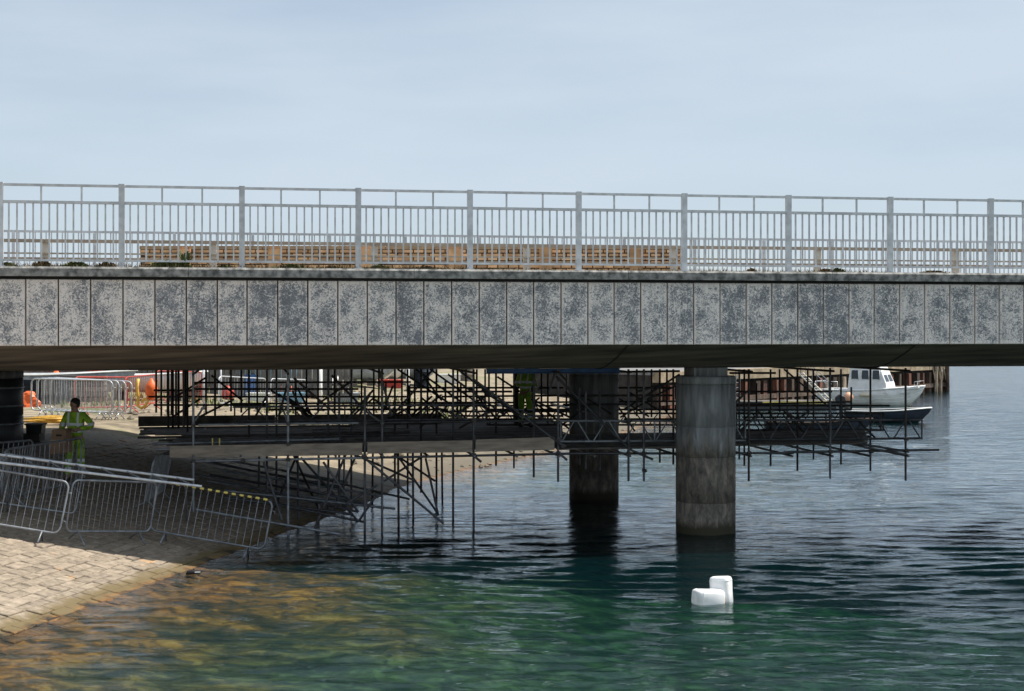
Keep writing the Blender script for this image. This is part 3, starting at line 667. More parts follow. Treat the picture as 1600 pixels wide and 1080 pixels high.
# transoms tie the rows together
for i, px in enumerate((302, 376, 450, 524, 597, 668, 740, 806, 872, 927, 982, 1060, 1170, 1234, 1297, 1356, 1415)):
    a = bq(px, 712, TF); b_ = Vector((a.x, 11.3 if px < 1000 else 7.6, a.z+.03)); tube(scf, 'transom', a-Vector((0, .15, 0)), b_, TR, 'tube_steel')
    if i % 2 == 0 and px < 1000:
        c = bq(px, 661, TF); tube(scf, 'transom', c-Vector((0, .1, 0)), Vector((c.x, 11.3, c.z)), TR, 'tube_steel')
    if i % 2 == 0: tube(scf, 'transom', Vector((a.x, TF-.2, 3.18)), Vector((a.x, 11.3, 3.18)), TR, 'tube_dark')
# braces
for q in ((621, 577, 700, 629, 9.4), (649, 577, 729, 634, 9.4), (672, 577, 762, 641, 9.4), (700, 585, 790, 650, 7.4), (609, 654, 677, 577, 7.4), (592, 577, 612, 650, 5.3), (715, 577, 815, 655, 7.4), (740, 593, 880, 697, TF-.06), (869, 588, 981, 700, TF-.06), (752, 610, 840, 664, 7.4), (1062, 585, 975, 640, 7.4), (1110, 577, 1010, 625, 9.4), (995, 612, 1040, 600, 5.3), (858, 612, 869, 578, 5.3), (1150, 628, 1170, 610, 5.3), (1225, 577, 1300, 640, 11.2), (885, 595, 868, 577, 7.4)):
    T2(*q)
for q in ((565, 712, 693, 818, TF-.05), (665, 716, 685, 806, 5.3), (656, 716, 600, 752, 5.3), (590, 758, 540, 787, TF+.3), (505, 722, 560, 800, TF+.4), (470, 715, 560, 815, 5.3), (412, 722, 440, 812, TF+.5), (556, 712, 520, 800, 5.3), (560, 815, 587, 775, TF+.1), (548, 708, 650, 752, 5.3), (620, 712, 680, 752, 7.4), (1340, 693, 1420, 706, TF+.4), (1350, 699, 1418, 711, TF-.1), (985, 703, 1020, 718, TF-.1), (870, 705, 886, 719, TF-.1), (735, 708, 752, 722, TF-.1)): T2(*q)
for x0, y0, x1, y1, t in ((306, 796, 532, 835, TF-.4), (330, 722, 535, 765, 7.4), (305, 741, 560, 800, 5.3), (440, 735, 640, 780, 7.4), (440, 790, 570, 816, TF+.3), (440, 755, 600, 795, 5.3)):
    T2(x0, y0, x1, y1, t, 'sloping_ledger', 'galv_worn' if t < TF else 'tube_steel')
for px, py in ((302, 664), (302, 720), (380, 719), (450, 662), (450, 694), (450, 718), (570, 660), (570, 692), (570, 714), (597, 660), (597, 714), (740, 658), (740, 686), (740, 710), (872, 686), (872, 708), (982, 658), (982, 700), (982, 708), (1006, 708), (1170, 657), (1170, 708), (1297, 651), (1297, 706), (1415, 686), (1415, 704), (1360, 706), (450, 825), (880, 697), (1006, 735)): C(px, py, TF)
# girders
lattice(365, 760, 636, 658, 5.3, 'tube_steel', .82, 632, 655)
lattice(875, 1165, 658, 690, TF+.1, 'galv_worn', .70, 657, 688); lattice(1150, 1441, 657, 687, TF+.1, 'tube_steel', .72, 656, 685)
lattice(760, 1060, 640, 664, 9.4, 'tube_dark', .8); lattice(1150, 1381, 646, 672, 7.4, 'tube_dark', .8); lattice(680, 900, 634, 655, 11.2, 'tube_dark', .8)
# boards
DZ = 1.62; bdm = 'board_old'
k = 0; t = TF+.22
while t < 11.2:
    xl = bq(random.uniform(238, 300) if t < 9 else random.uniform(216, 240), 690, t).x; xr = bq(868, 690, t).x; xm = xl+(xr-xl)*random.uniform(.35, .65)
    block(scf, 'scaffold_board', ((xl+xm)/2, t, DZ+random.uniform(0, .012)), (xm-xl, .215, .038), bdm); block(scf, 'scaffold_board', ((xr+xm)/2, t, DZ+.022+random.uniform(0, .012)), (xr-xm+.3, .215, .038), bdm)
    t += .232
t = TF+.3
while t < 7.4:
    xl = bq(870, 690, t).x; xr = bq(random.uniform(1330, 1352), 690, t).x; xm = (xl+xr)/2+random.uniform(-.6, .6)
    block(scf, 'scaffold_board', ((xl+xm)/2, t, DZ-.02+random.uniform(0, .012)), (xm-xl, .215, .038), bdm); block(scf, 'scaffold_board', ((xr+xm)/2, t, DZ+.0+random.uniform(0, .012)), (xr-xm+.2, .215, .038), bdm)
    t += .232
for x0, ya, yb, x1, yc, yd, t in ((265, 697, 715, 566, 692, 711, TF-.05), (574, 691, 709, 738, 688, 706.5, TF-.045), (743, 687, 706, 866, 683, 703, TF-.05)):
    a, b_, c, d_ = bq(x0, ya, t), bq(x0, yb, t), bq(x1, yc, t), bq(x1, yd, t)
    G().prism([(a.x, a.z), (c.x, c.z), (d_.x, d_.z), (b_.x, b_.z)], 'y', t-.02, t+.02).build('toe_board', 'timber', scf)
for x0, x1 in ((216, 430), (434, 690)):
    a = bq(x0, 645, 11.25); c = bq(x1, 645, 11.25); block(scf, 'toe_board', ((a.x+c.x)/2, 11.25, 1.79), (c.x-a.x, .04, .25), bdm)
for px in (332, 343): 
    a = bq(px, 668, TF+.2); block(scf, 'hand_grip', (a.x, TF+.2, bq(px, 692, TF+.2).z), (.025, .025, .18), 'yellow_tape')
o = G().prism([(-.06, 0), (.06, 0), (.06, .012), (.008, .02), (.008, .12), (.06, .128), (.06, .14), (-.06, .14), (-.06, .128), (-.008, .12), (-.008, .02), (-.06, .012)], 'x', bq(760, 580, 3.75).x, bq(968, 580, 3.75).x)
bb = o.build('steel_beam', 'blue_paint', scf); bb.location = (0, 3.75, SOF-.145); bb.scale = (1, 1, .72); bb['label'] = 'blue painted steel beam under the soffit'

# ------------------------------------------------------------------ crowd barriers
def barrier_proto(frame, bars, L_=2.2, Hh=1.08, nb=15):
    root = empty('crowd_barrier'); r = .13; z0, z1 = .2, Hh; h = L_/2; pts = []
    for cx, cz, a0 in ((h-r, z1-r, 0), (-h+r, z1-r, 90), (-h+r, z0+r, 180), (h-r, z0+r, 270)):
        for k in range(6): a = R(a0+k*18); pts.append((cx+r*math.cos(a), 0, cz+r*math.sin(a)))
    G().path(pts, .019, 8, closed=True).build('frame', frame, root)
    for k in range(nb):
        x = -h+L_*(k+1)/(nb+1); e = .11 if k in (0, nb-1) else .0
        tube(root, 'bar', (x, 0, z0+e*.3), (x, 0, z1-e*.3), .0075, bars, 6)
    for x in (-h*.72, h*.72):
        G().path([(x, -.26, .012), (x, -.03, .19), (x, .03, .19), (x, .26, .012)], .016, 6).build('leg', frame, root)
    for z in (.42, .9): G().path([(h+.01, 0, z), (h+.07, 0, z), (h+.07, 0, z-.05)], .009, 6).build('hook', frame, root)
    return root
protos = {}
def barrier(g1, g2, label, frame='galv_worn', bars='galv_worn', lean=0, group=None, tall=1.0, up=None):
    key = (frame, bars)
    if key not in protos: protos[key] = barrier_proto(frame, bars); root = protos[key]
    else: root = copy_tree(protos[key])
    x = (g2-g1); ln = x.length; x.normalize()
    u = (up or Vector((0, 0, 1))); u = (u-x*u.dot(x)).normalized(); y = u.cross(x); u = (u+y*lean).normalized(); y = u.cross(x)
    M = Matrix(((x.x, y.x, u.x, 0), (x.y, y.y, u.y, 0), (x.z, y.z, u.z, 0), (0, 0, 0, 1)))
    sc_ = ln/(2.2*.72)
    root.matrix_world = Matrix.Translation((g1+g2)/2) @ M @ Matrix.Diagonal((sc_, 1, tall, 1))
    return tag(root, label, 'barrier', group)
SLN = Vector((.195, .04, 1)).normalized()
GB = 'metal crowd barriers on the slipway'
b1 = barrier(ground(-75, 828), ground(62, 849), 'grey metal crowd barrier cut off by the left frame edge, on the slipway', lean=.10, group=GB, up=SLN)
b2 = barrier(ground(119, 849), ground(214, 848), 'grey metal crowd barrier in the middle of the front row on the slipway', lean=.08, group=GB, up=SLN+Vector((.10, 0, 0)))
b3 = barrier(ground(255, 850), ground(384, 872), 'grey metal crowd barrier with yellow and black taped top, nearest the water', lean=.08, group=GB, up=SLN)
for k in range(13):                                        # hazard tape along its top rail
    x = -.92+k*.153
    for j, mm in enumerate(('yellow_tape', 'black_tape')):
        xx = x+j*.0765; M = Matrix.Translation((xx, 0, 1.08)) @ Matrix.Rotation(R(90), 4, 'Y') @ Matrix.Diagonal((.0225, .0225, .076, 1))
        link('tape_band', cyl_mesh(mm, 8), b3, M)
barrier(ground(20, 792), ground(108, 772), 'grey crowd barrier standing behind the front row, beside the worker', lean=.12, group=GB, up=SLN)
barrier(ground(-70, 792), ground(25, 778), 'grey crowd barrier behind the front row at the left frame edge', lean=.05, group=GB, up=SLN)
barrier(ground(2, 805), ground(96, 818), 'grey crowd barrier tilted against the back of the leftmost barrier', lean=.22, group=GB, up=SLN)
ge = ground(228, 800); barrier(ge, ge+Vector((-.10, 1.6, .03)), 'grey crowd barrier seen end-on between two front barriers', lean=.0, group=GB, up=SLN)
# ladder beam resting across the barriers
lb = tag(empty('ladder_beam'), 'long galvanised ladder beam lying across the tops of the crowd barriers', 'beam')
p0, p1 = at(-60, 703, 24.9), at(303, 750, 26.4); q0, q1 = at(-60, 716, 24.5), at(315, 760, 26.0)
tube(lb, 'chord', p0, p1, .024, 'galv_bright'); tube(lb, 'chord', q0, q1, .024, 'galv_bright')
for k in range(9):
    f = k/9+.03; tube(lb, 'rung', p0.lerp(p1, f), q0.lerp(q1, f+.05), .013, 'galv_worn', 6)
tube(lb, 'prop', at(10, 712, 24.7), ground(12, 800)+Vector((0, 0, 0)), .02, 'galv_worn'); tube(lb, 'prop', at(290, 756, 26.1), ground(292, 815), .02, 'galv_worn')

# ------------------------------------------------------------------ workers
def skin_mesh(name, pts, edges, m, parent, root=0, sub=2, M=None):
    me = bpy.data.meshes.new(name); me.from_pydata([p[:3] for p in pts], edges, []); me.materials.append(MATS[m])
    o = link(name, me, parent, M); md = o.modifiers.new('skin', 'SKIN'); md.use_smooth_shade = True; md.use_x_symmetry = False
    if not me.skin_vertices: me.skin_vertices_add() if hasattr(me, 'skin_vertices_add') else None
    for i, p in enumerate(pts):
        sv = me.skin_vertices[0].data[i]; sv.radius = (p[3], p[4] if len(p) > 4 else p[3]); sv.use_root = (i == root); sv.use_loose = False
    sd = o.modifiers.new('sub', 'SUBSURF'); sd.levels = sub; sd.render_levels = sub
    return o
def hand_pts(wr_, dr, side):
    """palm and five fingers from the wrist along direction dr"""
    wr_ = Vector(wr_); dr = Vector(dr).normalized(); sd = dr.cross(Vector((0, -1, 0.2))).normalized(); fw = sd.cross(dr)
    P = [(*(wr_), .026), (*(wr_+dr*.05), .034), (*(wr_+dr*.09), .030)]; E = [(0, 1), (1, 2)]
    for k, (off, l) in enumerate(((-.030, .062), (-.010, .075), (.010, .070), (.030, .055))):
        b_ = wr_+dr*.095+sd*off; P += [(*b_, .010), (*(b_+dr*l*.5+fw*.008), .009), (*(b_+dr*l*.9+fw*.020), .008)]
        i = len(P)-3; E += [(2, i), (i, i+1), (i+1, i+2)]
    t_ = wr_+dr*.04-sd*.035*side; P += [(*t_, .012), (*(t_+dr*.04-sd*.02*side), .010)]; i = len(P)-2; E += [(1, i), (i, i+1)]
    return P, E
def hivis_mat(name, bands, braces):
    m, n, b, lk = nodes(name); tcn = nn(n, 'ShaderNodeTexCoord'); sx = nn(n, 'ShaderNodeSeparateXYZ'); lk(tcn.outputs['Object'], sx.inputs[0])
    acc = None
    for lo, hi in bands:
        q = math_(n, 'MULTIPLY', math_(n, 'GREATER_THAN', sx.outputs['Z'], lo), math_(n, 'LESS_THAN', sx.outputs['Z'], hi)); acc = q if acc is None else math_(n, 'ADD', acc, q, True)
    if braces:
        ax = math_(n, 'ABSOLUTE', sx.outputs['X']); q = math_(n, 'MULTIPLY', math_(n, 'GREATER_THAN', ax, .085), math_(n, 'LESS_THAN', ax, .13)); q = math_(n, 'MULTIPLY', q, math_(n, 'GREATER_THAN', sx.outputs['Z'], 1.14)); acc = math_(n, 'ADD', acc, q, True)
    nz_ = nn(n, 'ShaderNodeTexNoise', Scale=9, Detail=4); lk(tcn.outputs['Object'], nz_.inputs['Vector'])
    rr = ramp(n, .38, (.17, .34, .018), .62, (.36, .56, .03)); lk(nz_.outputs['Fac'], rr.inputs[0])
    mi = nn(n, 'ShaderNodeMixRGB'); lk(acc, mi.inputs[0]); lk(rr.outputs[0], mi.inputs[1]); mi.inputs[2].default_value = (.72, .76, .78, 1)
    lk(mi.outputs[0], b.inputs['Base Color']); b.inputs['Roughness'].default_value = .7
    bp = nn(n, 'ShaderNodeBump', Strength=.6, Distance=.03); lk(nz_.outputs['Fac'], bp.inputs['Height']); lk(bp.outputs[0], b.inputs['Normal'])
hivis_mat('hivis_jacket', ((1.02, 1.075), (1.16, 1.215)), True); hivis_mat('hivis_trousers', ((.25, .31), (.42, .48)), False)
def worker(loc, rz, label, arms, lean=0, scale=1.0, step=.10):
    root = tag(empty('person', M=Matrix.Translation(loc) @ Matrix.Rotation(rz, 4, 'Z') @ Matrix.Scale(scale, 4)), label, 'person', None)
    # arms: elbow and wrist of (the viewer's left, the viewer's right); lean pushes the chest forward (towards -y)
    ch = (0, -lean*.5, 1.28); nk = (0, -lean*.8, 1.46); hd = (0, -lean-.02, 1.60)
    body = [(0, 0, .95, .12, .10), (*ch, .15, .11), (*nk, .055), (hd[0], hd[1]+.01, hd[2]-.06, .066), (*hd, .083, .092), (hd[0], hd[1]+.01, hd[2]+.085, .062),
            (hd[0]-.01, hd[1]-.098, hd[2]-.015, .014), (hd[0], hd[1]-.078, hd[2]-.065, .020), (-.085, hd[1]+.01, hd[2]-.01, .014), (.085, hd[1]+.01, hd[2]-.01, .014)]
    E = [(0, 1), (1, 2), (2, 3), (3, 4), (4, 5), (4, 6), (3, 7), (4, 8), (4, 9)]
    lg = []
    for sx_, st in ((-1, step), (1, -step*.3)):
        i = len(body); body += [(sx_*.09, 0, .88, .075), (sx_*.115, -.04-st*.5, .50, .055), (sx_*.13, -st, .10, .04), (sx_*.14, -st-.12, .05, .038)]; E += [(0, i), (i, i+1), (i+1, i+2), (i+2, i+3)]
    for sx_, (el, wr_) in zip((-1, 1), arms):
        i = len(body); sh_ = (sx_*.18, ch[1]-.01, 1.40); body += [(*sh_, .05), (*el, .042), (*wr_, .030)]; E += [(1, i), (i, i+1), (i+1, i+2)]
        hp, he = hand_pts(wr_, Vector(wr_)-Vector(el), sx_); k0 = len(body); body += [tuple(p) for p in hp[1:]]; E += [((i+2) if a == 0 else k0+a-1, k0+b_-1) for a, b_ in he]
    skin_mesh('body', body, E, 'skin', root)
    jk = [(0, 0, .90, .165, .13), (0, -lean*.2, 1.06, .165, .135), (*ch, .175, .14), (0, nk[1], 1.42, .09, .08)]; JE = [(0, 1), (1, 2), (2, 3)]
    for sx_, (el, wr_) in zip((-1, 1), arms):
        i = len(jk); w2 = Vector(el).lerp(Vector(wr_), .92); jk += [(sx_*.19, ch[1]-.01, 1.385, .078), (*el, .066), (*w2, .052)]; JE += [(2, i), (i, i+1), (i+1, i+2)]
        for f in (.35,):
            a_ = Vector((sx_*.19, ch[1]-.01, 1.385)).lerp(Vector(el), .75); b_ = Vector((sx_*.19, ch[1]-.01, 1.385)).lerp(Vector(el), .93); 
            G().path([a_, b_], .069, 12).build('sleeve_band', 'reflective', root)
    skin_mesh('jacket', jk, JE, 'hivis_jacket', root)
    tr_ = [(0, 0, .96, .15, .12)]; TE = []
    for sx_, st in ((-1, step), (1, -step*.3)):
        i = len(tr_); tr_ += [(sx_*.095, 0, .84, .098), (sx_*.117, -.04-st*.5, .50, .082), (sx_*.13, -st, .14, .076)]; TE += [(0, i), (i, i+1), (i+1, i+2)]
    skin_mesh('trousers', tr_, TE, 'hivis_trousers', root)
    for sx_, st in ((-1, step), (1, -step*.3)): skin_mesh('boot', [(sx_*.13, -st+.02, .13, .055), (sx_*.13, -st+.02, .05, .055), (sx_*.14, -st-.10, .045, .048), (sx_*.143, -st-.17, .04, .038)], [(0, 1), (1, 2), (2, 3)], 'boot', root, 0, 2)
    hr = G().lathe([(.085, -.07), (.098, -.03), (.103, .02), (.092, .07), (.062, .105), (.02, .122)], 18).build('hair', 'hair', root); hr.location = (0, hd[1]+.028, hd[2]+.012); hr.rotation_euler = (R(-22), 0, 0)
    return root
wp = at(119, 745, 30.3); wz = hz(wp.x, wp.y)+.012
worker((wp.x, wp.y, wz), R(-14), 'worker in lime green high-visibility suit carrying a brown box on the slipway', [((-.33, .02, 1.13), (-.27, -.20, .93)), ((.36, .04, 1.15), (.20, -.26, 1.10))], .05, 1.0)
cbx = empty('cardboard_box', (wp.x-.20, wp.y-.36, wz+.70), R(-10)); tag(cbx, 'brown cardboard box held by the worker on the slipway', 'box')
G().prism([(-.19, -.10), (.19, -.06), (.16, .42), (-.13, .40)], 'y', -.13, .13).build('carton', 'cardboard', cbx); G().box((.0, -.133, .17), (.33, .004, .05)).build('tape', 'rail_brown', cbx); G().box((.02, -.134, .29), (.12, .006, .035)).build('hand_hole', 'black_gap', cbx)
w2 = bq(820, 640, 9.2); w2w = bw(w2.x, 9.2, DZ+.05)
worker(w2w, R(150), 'worker in green high-visibility clothing stooping on the scaffold platform', [((-.27, -.05, 1.12), (-.22, -.28, 1.02)), ((.27, -.05, 1.12), (.22, -.28, 1.02))], .14, .93, .05)

# ------------------------------------------------------------------ yard beyond the bridge
GY = 'crowd barriers stacked in the yard'
for k, lab in enumerate(('front bright metal crowd barrier of the stack in the yard behind the worker', 'second bright metal crowd barrier of the yard stack', 'third bright metal crowd barrier of the yard stack', 'rearmost bright metal crowd barrier of the yard stack')):
    a = ground(66, 653)+Vector((.14*k, .12*k, 0)); c = ground(157, 656)+Vector((.14*k, .12*k, 0)); a.z = hz(a.x, a.y); c.z = hz(c.x, c.y)
    barrier(a, c, lab, 'galv_bright', 'galv_bright', group=GY)
GR = 'red barriers in the yard'
barrier(ground(108, 652)+Vector((0, 1.2, 0)), ground(170, 650)+Vector((0, 1.2, 0)), 'red metal barrier just behind the stacked barriers', 'red_paint', 'red_paint', group=GR)
barrier(ground(192, 648)+Vector((0, .8, 0)), ground(228, 642)+Vector((0, .8, 0)), 'red metal barrier with an orange float hung on it', 'red_paint', 'red_paint', group=GR)
barrier(ground(205, 640)+Vector((0, 4, 0)), ground(262, 640)+Vector((0, 4, 0)), 'red metal barrier farther back beside the white dinghy', 'red_paint', 'red_paint', group=GR)
barrier(ground(352, 640), ground(405, 640), 'pale metal barrier in the yard left of the scaffold uprights', 'galv_bright', 'galv_worn')
barrier(ground(430, 640), ground(470, 640), 'pale metal barrier in the yard behind the middle of the scaffold', 'galv_bright', 'galv_worn')
def gz(px, py): return ground(px, py)
# orange float and yellow strap on the red barrier
pb = ground(212, 648)+Vector((.05, .78, 0))
o = tag(G().lathe([(.01, 0), (.10, .05), (.17, .20), (.19, .36), (.15, .50), (.07, .58), (.03, .66)], 16).build('orange_float', 'orange'), 'bright orange teardrop float hung on a red barrier', 'float'); o.location = (pb.x+.28, pb.y-.25, pb.z+.38)
st = G(); st.path([(-.10, 0, .95), (-.13, -.02, .7), (-.10, -.02, .4), (-.12, 0, .15), (.0, -.02, .08), (.12, -.02, .16), (.2, -.02, .3), (.1, -.02, .36), (0, -.02, .26)], .045, 8)
o = tag(st.build('yellow_strap', 'yellow'), 'yellow strap hanging in a loop beside the orange float', 'strap'); o.location = (pb.x+.0, pb.y-.28, pb.z+.08)
# yellow hose coil
hc = ground(68, 664); pts = []
for k in range(150):
    a = k*.21; r_ = .42+.13*math.sin(k*.13)+.012*math.sin(k*1.7); pts.append((r_*1.25*math.cos(a), r_*.95*math.sin(a), .03+k*.0009+.02*math.sin(k*.41)))
o = tag(G().path(pts, .026, 7).build('hose_coil', 'yellow'), 'coil of yellow hose lying on the sunlit ground', 'hose'); o.location = hc+Vector((0, .4, .02))
# bin and plank at the top of the slip
bx = ground(56, 690); bn = tag(empty('rubbish_tub', bx), 'dark open tub standing at the top of the slipway', 'tub')
G().prism([(-.15, 0), (.15, 0), (.19, .40), (-.19, .40)], 'y', -.15, .15).build('tub', 'black_plastic', bn); G().box((0, 0, .405), (.42, .36, .03)).build('rim', 'board_old', bn)
kb = ground(15, 688); kx = tag(G().box((0, 0, .07), (2.6, .3, .16)).build('timber_sleeper', 'board_old'), 'dark timber sleeper lying left of the tub', 'timber'); kx.location = kb+Vector((-.6, .1, 0))

def hull(L_, B_, D_, bow=.35, n_=14, thick=.03):
    """open boat: outer skin, inner skin, floor; x forward, keel at z=0"""
    g_ = G(); Pn = 6; outs = []; ins = []
    for i in range(n_+1):
        u = i/n_; x = -L_/2+L_*u; w_ = B_/2*(1-max(0, (u-.42)/.58)**2.3)*(.86+.14*min(1, u/.3)); w_ = max(w_, .012)
        kz = .0+D_*.75*max(0, (u-.78)/.22)**2.2; sh_ = D_*(1+.42*max(0, u-.3)**1.7*(bow/.35)+.08*max(0, .25-u))
        xo = L_*.06*max(0, (u-.7)/.3)**2
        o_, i_ = [], []
        for k in range(Pn):
            f = k/(Pn-1); yy = w_*(math.sin(f*math.pi/2)**.72); zz = kz+(sh_-kz)*(f**1.7)
            o_.append((x+xo*f, yy, zz)); i_.append((x+xo*f-(.03 if i == n_ else 0), max(yy-thick, .002), max(zz+thick*1.4*(1-f), .10 if f < .7 else 0) if f < 1 else zz))
        outs.append(o_); ins.append(i_)
    def sheet(S, flip):
        vs = []; 
        for r_ in S: vs += [(p[0], -p[1], p[2]) for p in reversed(r_)]+[p for p in r_[1:]]
        c = 2*Pn-1; fs = [(i*c+j, i*c+j+1, (i+1)*c+j+1, (i+1)*c+j) for i in range(n_) for j in range(c-1)]
        g_.add(vs, fs, True); return len(g_.v)-len(vs), c
    a, c = sheet(outs, 0); b_, c = sheet(ins, 1)
    g_.f += [tuple(a+j for j in range(c)), tuple(b_+j for j in range(c))]; g_.sm += [False, False]
    for e_ in (0, c-1): 
        g_.f += [(a+i*c+e_, a+(i+1)*c+e_, b_+(i+1)*c+e_, b_+i*c+e_) for i in range(n_)]; g_.sm += [False]*n_
    g_.f += [(a+j, a+j+1, b_+j+1, b_+j) for j in range(c-1)]; g_.sm += [False]*(c-1)
    rim = [(p[-1][0], p[-1][1]+.01, p[-1][2]) for p in outs]
    def strake(f):
        k = f*(Pn-1); k0 = int(k); return [tuple(Vector(r_[k0]).lerp(Vector(r_[min(k0+1, Pn-1)]), k-k0)) for r_ in outs]
    return g_, rim, strake
def mir(p): return [(x, -y, z) for x, y, z in p]
def outboard(root, x, z, m='black_plastic'):
    e = G().prism([(-.16, .30), (.10, .26), (.16, .42), (.12, .62), (-.06, .70), (-.20, .60)], 'y', -.13, .13); h_ = e.build('outboard', m, root, .03); h_.location = (x, 0, z); h_.scale = (1.35, 1.35, 1.35)
    G().prism([(-.05, -.45), (.06, -.45), (.05, .3), (-.07, .3)], 'y', -.045, .045).build('shaft', m, h_); G().box((.17, 0, .22), (.12, .22, .24)).build('clamp', 'coupler', h_)
    return h_
# white cabin boat
wb = empty('cabin_boat', (0, 0, 0)); bc = at(1359, 632, 79.5); bc.z = -.22
wb.location = bc; wb.rotation_euler = (0, 0, R(-31)); tag(wb, 'white clinker cabin boat moored at the timber quay', 'boat')
hg, rim, strk = hull(5.3, 2.1, 1.0, .42); hg.build('hull', 'white_paint', wb)
G().path(rim, .045, 6).build('gunwale', 'white_foam', wb); G().path(mir(rim), .045, 6).build('gunwale', 'white_foam', wb)
for f in (.55, .68, .82): 
    G().path(strk(f), .016, 5).build('strake', 'white_foam', wb); G().path(mir(strk(f)), .016, 5).build('strake', 'white_foam', wb)
G().add([(-2.6, -.9, .72), (2.3, -.55, .9), (2.3, .55, .9), (-2.6, .9, .72)], [(0, 1, 2, 3)]).build('floor', 'grey_cover', wb)
G().prism([(.95, .9), (2.75, 1.28), (2.75, 1.18), (.95, .86)], 'y', -.5, .5).build('foredeck', 'white_paint', wb)
cab = G(); c0 = [(-.75, .85), (1.15, .85), (1.05, 1.35), (.72, 2.18), (.62, 2.28), (-.42, 2.28), (-.62, 2.12), (-.70, 1.3)]
vsb = [(x, -.78+.10*(z-.85), z) for x, z in c0]+[(x, .78-.10*(z-.85), z) for x, z in c0]; N_ = len(c0)
cab.add(vsb, [tuple(range(N_)), tuple(range(2*N_-1, N_-1, -1))]+[(i, i+N_, (i+1) % N_+N_, (i+1) % N_) for i in range(N_)])
cb_ = cab.build('wheelhouse', 'white_paint', wb, .04); cb_.scale = (1.18, 1.10, 1.13); cb_.location = (-.12, 0, -.12)
def win_side(x0, x1, z0, z1, sgn):
    y = lambda z: sgn*(.782-.10*(z-.85)); e = sgn*.012
    G().add([(x0, y(z0)+e, z0), (x1, y(z0)+e, z0), (x1-.03, y(z1)+e, z1), (x0+.02, y(z1)+e, z1)], [(0, 1, 2, 3)]).build('window', 'glass', cb_)
    G().path([(x0, y(z0)+e, z0), (x1, y(z0)+e, z0), (x1-.03, y(z1)+e, z1), (x0+.02, y(z1)+e, z1)], .02, 5, closed=True).build('window_frame', 'white_foam', cb_)
for sgn in (-1, 1):
    for x0, x1 in ((-.56, -.20), (-.08, .28), (.42, .78)): win_side(x0, x1, 1.52, 1.96, sgn)
for y0, y1 in ((-.58, -.05), (.05, .58)):
    fx_ = lambda z: 1.05-(z-1.35)*.33/.77+.012
    G().add([(fx_(1.42), y0, 1.42), (fx_(1.42), y1, 1.42), (fx_(1.98), y1*.95, 1.98), (fx_(1.98), y0*.95, 1.98)], [(0, 1, 2, 3)]).build('windscreen', 'glass', cb_)
G().path([(-2.75, -.85, .98), (-2.75, -.85, 1.45), (-2.75, .85, 1.45), (-2.75, .85, .98)], .02, 6).build('stern_rail', 'galv_bright', wb); G().path([(-2.7, -.86, .98), (-2.7, -.86, 1.45), (-1.5, -.9, 1.45), (-1.5, -.9, .98)], .018, 6).build('side_rail', 'galv_bright', wb)
G().box((-2.88, 0, .62), (.03, .9, .26)).build('transom_board', 'grey_cover', wb)
G().path([(2.5, .3, 1.25), (2.5, .28, 1.5), (2.9, 0, 1.55), (2.5, -.28, 1.5), (2.5, -.3, 1.25)], .014, 6).build('bow_rail', 'galv_bright', wb)
G().path([(2.67, 0, .74), (2.99, 0, 1.33)], .03, 6).build('stem_post', 'white_foam', wb)
fn = tag(G().lathe([(.02, -.32), (.09, -.24), (.12, 0), (.09, .24), (.02, .32)], 12, axis='x').build('fender', 'cream'), 'cream fender hanging on the side of the white boat', 'fender')
fl = wb.matrix_world; bpy.context.view_layer.update(); fn.matrix_world = wb.matrix_world @ Matrix.Translation((.1, -1.16, .78))
fo = tag(G().lathe([(.02, -.27), (.16, -.2), (.27, 0), (.18, .18), (.05, .28)], 14).build('mooring_buoy', 'peach'), 'peach coloured round buoy hanging at the white boat stern', 'buoy'); fo.location = at(1326, 621, 77.0)
# open dark boats
def skiff(name, c, rz, L_, B_, D_, label, m='navy', ob=False, rimm='white_paint'):
    r_ = empty(name, c, rz); tag(r_, label, 'boat')
    h_, rim, strk = hull(L_, B_, D_); h_.build('hull', m, r_)
    G().path(rim, .030, 6).build('gunwale', rimm, r_); G().path(mir(rim), .030, 6).build('gunwale', rimm, r_)
    for x in (-L_*.28, .05*L_): G().box((x, 0, D_*.72), (.22, B_*.84, .03)).build('thwart', 'board_old', r_)
    if ob: outboard(r_, -L_/2-.16, D_*.62)
    return r_
c = at(1384, 663, 64.5); c.z = -.12; skiff('open_boat', c, R(-9), 3.5, 1.5, .62, 'dark blue open boat with white rim and black outboard, in front of the white boat', ob=True)
c = at(1275, 690, 57); c.z = -.12; skiff('open_boat', c, R(-6), 3.9, 1.5, .60, 'dark open boat floating behind the right end of the scaffold', rimm='pile')
# ------------------------------------------------------------------ quay
qa = Vector((7.0, 72.5, 0)); qb = Vector((28.6, 97.5, 0)); qd = (qb-qa).normalized(); qn = Vector((qd.y, -qd.x, 0)); QL = (qb-qa).length
quay = tag(empty('timber_quay', qa, math.atan2(qd.y, qd.x)), 'weathered timber quay with rusty piles behind the white boat', 'quay')
G().box((QL/2, 4.2, -.7), (QL, 8, 5.0)).build('quay_body', 'quay_back', quay); G().box((QL/2, 4.1, 1.86), (QL+.1, 8.2, .14)).build('quay_surface', 'deck_top', quay)
for k in range(12): block(quay, 'cap_beam', ((k+.5)*QL/12, -.02, 1.69), (QL/12-.03, .5, .52), 'quay_cap')
x = .3
while x < QL:
    w_ = random.uniform(.20, .42); mm = random.choice(('pile', 'pile', 'pile_red', 'pile_red', 'pile', 'pile', 'pile_pale'))
    block(quay, 'pile', (x, .05-random.uniform(0, .2), -.5), (w_, .42, 3.55), mm, Matrix.Rotation(random.uniform(-.012, .012), 3, 'Y')); x += w_+random.uniform(.45, 1.0)
block(quay, 'waling', (QL/2, -.24, .42), (QL, .12, .24), 'pile')
